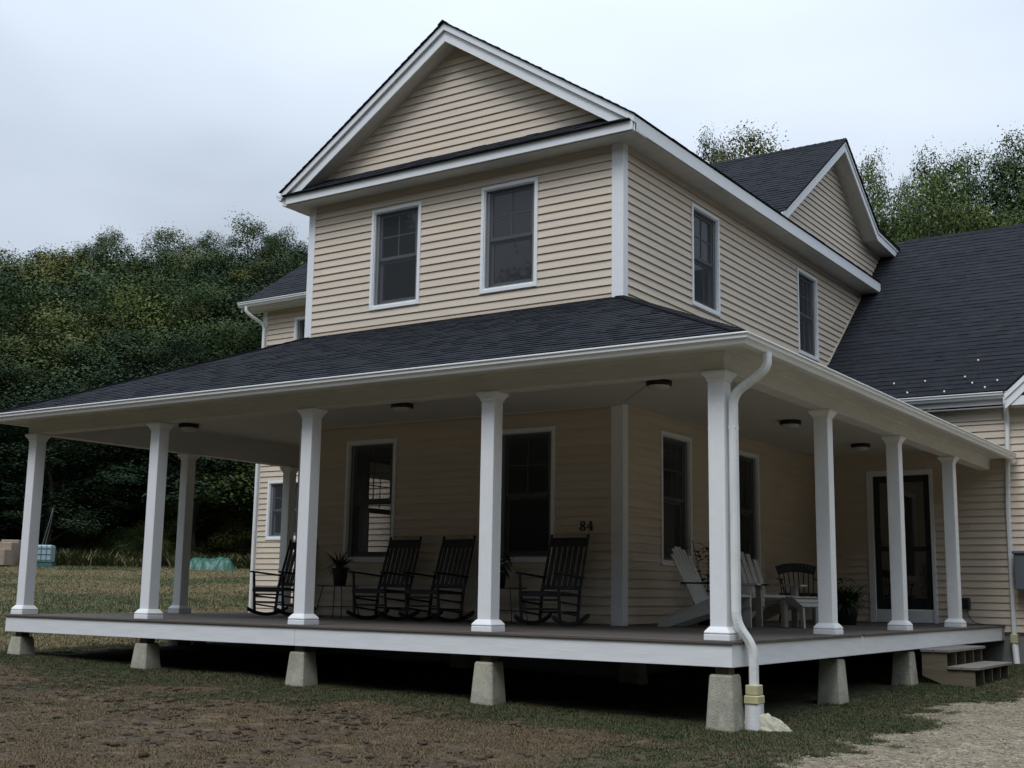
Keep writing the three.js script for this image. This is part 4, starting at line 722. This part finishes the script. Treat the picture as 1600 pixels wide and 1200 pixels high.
function tree(name, label, k, x, z, scale, turn, tint, group, wide = 1) {
  const K = kinds[k], t = thing(name, label, k === 5 ? 'shrub' : 'tree', [x, gh0(x, z), z], turn, group); t.scale.set(scale * wide, scale, scale * wide);
  mesh('trunk', K.trunk, bark, t);
  const im = new THREE.InstancedMesh(clumpGeo, leafM[tint], K.cl.length), q = new THREE.Quaternion(), m = new THREE.Matrix4(), c = new THREE.Color(); im.name = 'crown'; im.castShadow = im.receiveShadow = true;
  K.cl.forEach((o, i) => { q.setFromEuler(new THREE.Euler(rr(-.3, .3), rnd() * 6.283, rr(-.3, .3))); m.compose(V(o[0], o[1], o[2]), q, V(o[3] * rr(.85, 1.25), o[3] * rr(.75, 1.1), o[3] * rr(.85, 1.25))); im.setMatrixAt(i, m); im.setColorAt(i, c.setRGB(o[4] * (1 + o[5]), o[4], o[4] * (1 - o[5]))); });
  im.userData.kind = 'stuff'; t.add(im); return t;
}
// scale that puts a tree's top at a given height in the 1600 x 1200 photograph
function scaleFor(k, x, z, row) { let lo = 1, hi = 60; for (let i = 0; i < 40; i++) { const y = (lo + hi) / 2, v = (1 - V(x, y, z).project(camera).y) / 2 * 1200; if (v > row) lo = y; else hi = y; } return (lo - gh0(x, z)) / kinds[k].top; }
const GW = 'trees of the wooded hillside', LB1 = 'slim tall tree with thin open crown against the sky above the woods';
const shape = ['rounded', 'tall', 'broad bushy', '', 'pointed', '', 'loose crowned', 'high crowned'], tone = ['green', 'bright green', 'dark green', 'yellowing', 'deep green'];
const place = ['at the foot of the woods behind the shrubs', 'low on the slope in the second rank of the woods', 'halfway up the wooded slope', 'high on the wooded slope', 'on the crest of the wooded hill against the sky'];
[[52, 13, 600, 45, -63, -38], [58, 13, 520, 40, -62, -37.5], [66, 13, 455, 30, -62, -36.5], [76, 14, 412, 18, -62, -36], [90, 15, 392, 14, -61, -36]].forEach(([D, n, row, jit, a0, a1], rank) => {
  for (let i = 0; i < n; i++) {
    const a = a0 + (a1 - a0) * (i + rr(.2, .8)) / n, [x, z] = polar(a, D + rr(-2.5, 2.5)), kk = pick(rank > 2 ? [0, 6, 1, 6, 2] : rank === 0 ? [7, 7, 1, 7, 6] : [0, 0, 1, 2, 2, 4]), s = scaleFor(kk, x, z, row + rr(-jit, jit)), ti = rnd() < .1 ? 3 : pick([0, 0, 2, 2, 4, 1]);
    tree('forest_tree', `${shape[kk]} ${tone[ti]} tree ${place[rank]}`, kk, x, z, s, rr(0, 6.28), ti, GW, Math.max(1.05, 1.0 / s));
  }
});
for (const [a, D, row] of [[-52.6, 88, 358], [-50.1, 90, 355], [-48.4, 92, 362], [-46.3, 88, 340], [-44.9, 92, 358]]) { const [x, z] = polar(a, D); tree('open_tree', LB1, 6, x, z, scaleFor(6, x, z, row), rr(0, 6.28), 4, GW, .8); }
{ const [x, z] = polar(-42.3, 60); tree('conifer_tree', 'dark pointed conifer rising close beside the house corner', 4, x, z, scaleFor(4, x, z, 322), 1, 2); }
for (let i = 0; i < 14; i++) { const a = -61 + 20 * (i + rr(.1, .9)) / 14, [x, z] = polar(a, rr(49.5, 53)); tree('shrub', 'rounded green shrub at the edge of the woods', 5, x, z, rr(.45, .95), rr(0, 6.28), pick([0, 1, 2, 3]), 'shrubs along the wood edge', 1.15); }
// trees behind the house on the right
for (const [a, D, k, row, tint, w, label] of [[-17.5, 46, 6, 243, 1, .42, 'light green loose tree just behind the gable rake'], [-16.5, 50, 2, 325, 1, .5, 'low bright tree in the dip behind the connector roof ridge'], [-14.9, 47, 0, 282, 1, .55, 'full green tree behind the middle of the connector roof ridge'], [-14.5, 60, 6, 240, 4, .5, 'open tree rising behind the full green tree'], [-13.1, 58, 6, 229, 4, .55, 'tall open tree with sky gaps behind the connector roof'], [-12.6, 49, 2, 330, 1, .55, 'low bushy tree filling the gap above the connector ridge'], [-11.0, 56, 6, 214, 4, .62, 'tall loose tree with sky gaps beyond the low bushy tree'], [-10.9, 47, 2, 310, 1, .65, 'broad green tree above the garage end of the ridge'], [-9.2, 52, 0, 228, 4, .8, 'rounded tree beyond the garage gable'], [-18.7, 58, 2, 320, 0, .7, 'bushy tree hidden low behind the gable rake'], [-15.6, 64, 7, 345, 0, .9, 'dark tree low behind the bright trees of the back yard'], [-13.6, 66, 7, 340, 0, .9, 'dark tree low behind the open trees of the back yard'], [-11.9, 64, 7, 335, 2, .9, 'dark green tree low behind the loose back yard tree'], [-8, 50, 0, 230, 0, 1, 'full tree standing past the garage']]) { const [x, z] = polar(a, D); tree('backyard_tree', label, k, x, z, scaleFor(k, x, z, row), rr(0, 6.28), tint, 'trees behind the house', w); }
{ let [x, z] = polar(-24.44, 56); tree('pine_tree', 'narrow dark tree whose tip shows over the main roof ridge', 6, x, z, scaleFor(6, x, z, 207), 1, 2, null, .3); [x, z] = polar(-22.8, 54); tree('autumn_tree', 'tree turning yellow, its top showing over the main roof ridge', 6, x, z, scaleFor(6, x, z, 203), 2, 3, null, .6); }
// woods across the road, behind the viewer: they shade the porch and show in the window glass
for (let i = 0; i < 52; i++) { const row = i % 2, a = -80 + 200 * (i + rr(.25, .75)) / 52, D = row ? rr(34, 40) : rr(27, 32), x = -2 + Math.sin(a * Math.PI / 180) * D * 1.15, z = 4 + Math.cos(a * Math.PI / 180) * D; tree('roadside_tree', row ? 'tall tree in the back rank of the woods across the road' : 'leafy tree in the front rank of the woods across the road', pick([0, 1, 2, 2]), x, z, rr(1.1, 1.4), rr(0, 6.28), pick([0, 2, 4]), 'woods across the road', 1.2); }
console.log('trees done');

// ------------------------------------------------------------------ grass and gravel
function tuftGeo(n, h, spread) { const T = new Tri(); for (let k = 0; k < n; k++) { const a = rr(0, 6.28), b = V(rr(-spread, spread), -.01, rr(-spread, spread)), l = rr(.5, 1) * h, o = V(Math.cos(a) * l * rr(.4, 1.1), l, Math.sin(a) * l * rr(.4, 1.1)), s = V(-Math.sin(a), 0, Math.cos(a)).multiplyScalar(h * .05); const m = b.clone().addScaledVector(o, .55); m.y += l * .12; T.quad(b.clone().add(s), b.clone().sub(s), m.clone().addScaledVector(s, -.8), m.clone().addScaledVector(s, .8)); T.tri(m.clone().addScaledVector(s, .8), m.clone().addScaledVector(s, -.8), b.clone().add(o)); } return T.geo(); }
const mtx = new THREE.Matrix4(), qt = new THREE.Quaternion(), col = new THREE.Color();
function scatter(name, label, geo, mat, count, gen) {
  const list = []; let guard = 0; while (list.length < count && guard++ < count * 30) { const r = gen(); if (r) list.push(r); }
  const im = new THREE.InstancedMesh(geo, mat, list.length); im.name = name; im.castShadow = im.receiveShadow = true;
  list.forEach((r, i) => { qt.setFromAxisAngle(V(0, 1, 0), rnd() * 6.283); mtx.compose(V(r.x, r.y, r.z), qt, V(r.s, r.s * (r.h || 1), r.s)); im.setMatrixAt(i, mtx); im.setColorAt(i, col.setRGB(...r.c)); });
  scene.add(im); tag(im, label, 'grass', null, 'stuff'); return im;
}
const blade = std({ color: 0xffffff, roughness: .85 });
const under = (x, z) => x > XL + .15 && x < -.05 && z < -.35 && z > -10;
const inWedge = (x, z) => { const dx = x - camXZ[0], dz = z - camXZ[1], a = Math.atan2(dx, -dz) * 180 / Math.PI; return a > -68 && a < 4; };
scatter('dry_grass', 'short dead tan grass over the bare brown lawn', tuftGeo(11, .04, .06), blade, 150000, () => { const x = rr(-15, 4), z = rr(-2, 8.5); if (!inWedge(x, z) || under(x, z) || drive(x, z) > .35) return null; if (rnd() < green(x, z) * .75 || rnd() < sst(.5, .7, fbm(x * 3.1 + 70, z * 3.1 + 15, 4)) * .6) return null; const v = rr(.55, 1.15); return { x, y: gh(x, z), z, s: rr(.5, 1.1), h: rr(.35, .9), c: [.165 * v, .116 * v, .062 * v] }; });
scatter('green_grass', 'thin green grass growing round the porch piers', tuftGeo(10, .05, .06), blade, 115000, () => { const x = rr(-15, 4), z = rr(-10, 7); if (!inWedge(x, z) || under(x, z) || (x < -.05 && z < -1 && x > -10.5) || drive(x, z) > .5 || rnd() > green(x, z) + .02) return null; const v = rr(.55, 1.2), yel = rnd() < .18 + .35 * sst(.45, .6, fbm(x * 2 + 3, z * 2 + 8, 3)); if (rnd() < .55 * sst(.5, .62, fbm(x * 2.7 + 13, z * 2.7 + 18, 3))) return null; return { x, y: gh(x, z), z, s: rr(.5, 1.15), h: rr(.5, 1.1), c: yel ? [.115 * v, .092 * v, .045 * v] : [.048 * v, .068 * v, .02 * v] }; });
scatter('field_grass', 'mown tan and green grass on the far slope', tuftGeo(9, .1, .13), blade, 70000, () => { const D = rr(16, 50), [x, z] = polar(rr(-60, -44), D); if (x > -11 && z > -8) return null; if (x > MLX - .5 && z < MZ + .5 && z > ZB) return null; const t = (x + 8) * -.75 + (z + 6) * -.66, n = fbm(x * .35 + 5, z * .35, 4), gr = clamp(sst(.42, .62, n) * .8 + sst(26, 33, t) * .9), v = rr(.6, 1.25), far = sst(27, 36, t); const g = rnd() < gr; return { x, y: gh0(x, z), z, s: rr(.5, 1.1) * (1 + far * 1.6 * rnd()), h: rr(.4, .9) * (1 + far * 1.5), c: g ? [.072 * v, .09 * v, .032 * v] : [.21 * v, .172 * v, .085 * v] }; });
{ const g = new THREE.IcosahedronGeometry(1, 0); g.scale(1, .6, 1); const im = scatter('gravel', 'loose pale gravel stones on the driveway', g, std({ color: 0xffffff, roughness: .95 }), 55000, () => { const x = rr(.2, 5), z = rr(-9, 5); if (!inWedge(x, z) || rnd() > drive(x, z) + .012) return null; const v = rr(.5, 1.25); return { x, y: gh(x, z) + .002, z, s: Math.pow(rnd(), 4) * .014 + .004, h: 1, c: [.27 * v, .232 * v, .168 * v] }; }); im.userData.category = 'gravel'; }
{ const g = new THREE.IcosahedronGeometry(1, 1), p = g.attributes.position; for (let i = 0; i < p.count; i++) { const x = p.getX(i), y = p.getY(i), z = p.getZ(i), n = .6 + .8 * vn(x * 2.2 + 9 + z, y * 2.2 + z * 1.7 + 20); p.setXYZ(i, x * n, y * n * .6, z * n); } g.computeVertexNormals();
  const im = scatter('soil_clods', 'dark crumbly soil clods in the bare patches of the lawn', g, std({ color: 0xffffff, roughness: 1 }), 5200, () => { const x = rr(-12, 3), z = rr(.8, 8); if (!inWedge(x, z) || drive(x, z) > .2 || rnd() > sst(.53, .68, fbm(x * 3.1 + 70, z * 3.1 + 15, 4)) + .015) return null; const v = rr(.6, 1.3); return { x, y: gh(x, z) + .012, z, s: Math.pow(rnd(), 4) * .035 + .005, h: rr(.7, 1.3), c: [.06 * v, .041 * v, .024 * v] }; }); im.userData.category = 'soil'; }
scatter('weeds', 'tall yellow green weeds fringing the far edge of the lawn', tuftGeo(12, .55, .22), blade, 4600, () => { const [x, z] = polar(rr(-61, -44), rr(46.5, 54)); if (fbm(x * .5 + 3, z * .5 + 8, 3) < .46) return null; const v = rr(.6, 1.2); return { x, y: gh0(x, z), z, s: rr(.5, 1.2), h: rr(.5, 1.1), c: rnd() < .4 ? [.15 * v, .135 * v, .055 * v] : [.075 * v, .1 * v, .034 * v] }; });
console.log('ground cover done');

renderer.render(scene, camera);
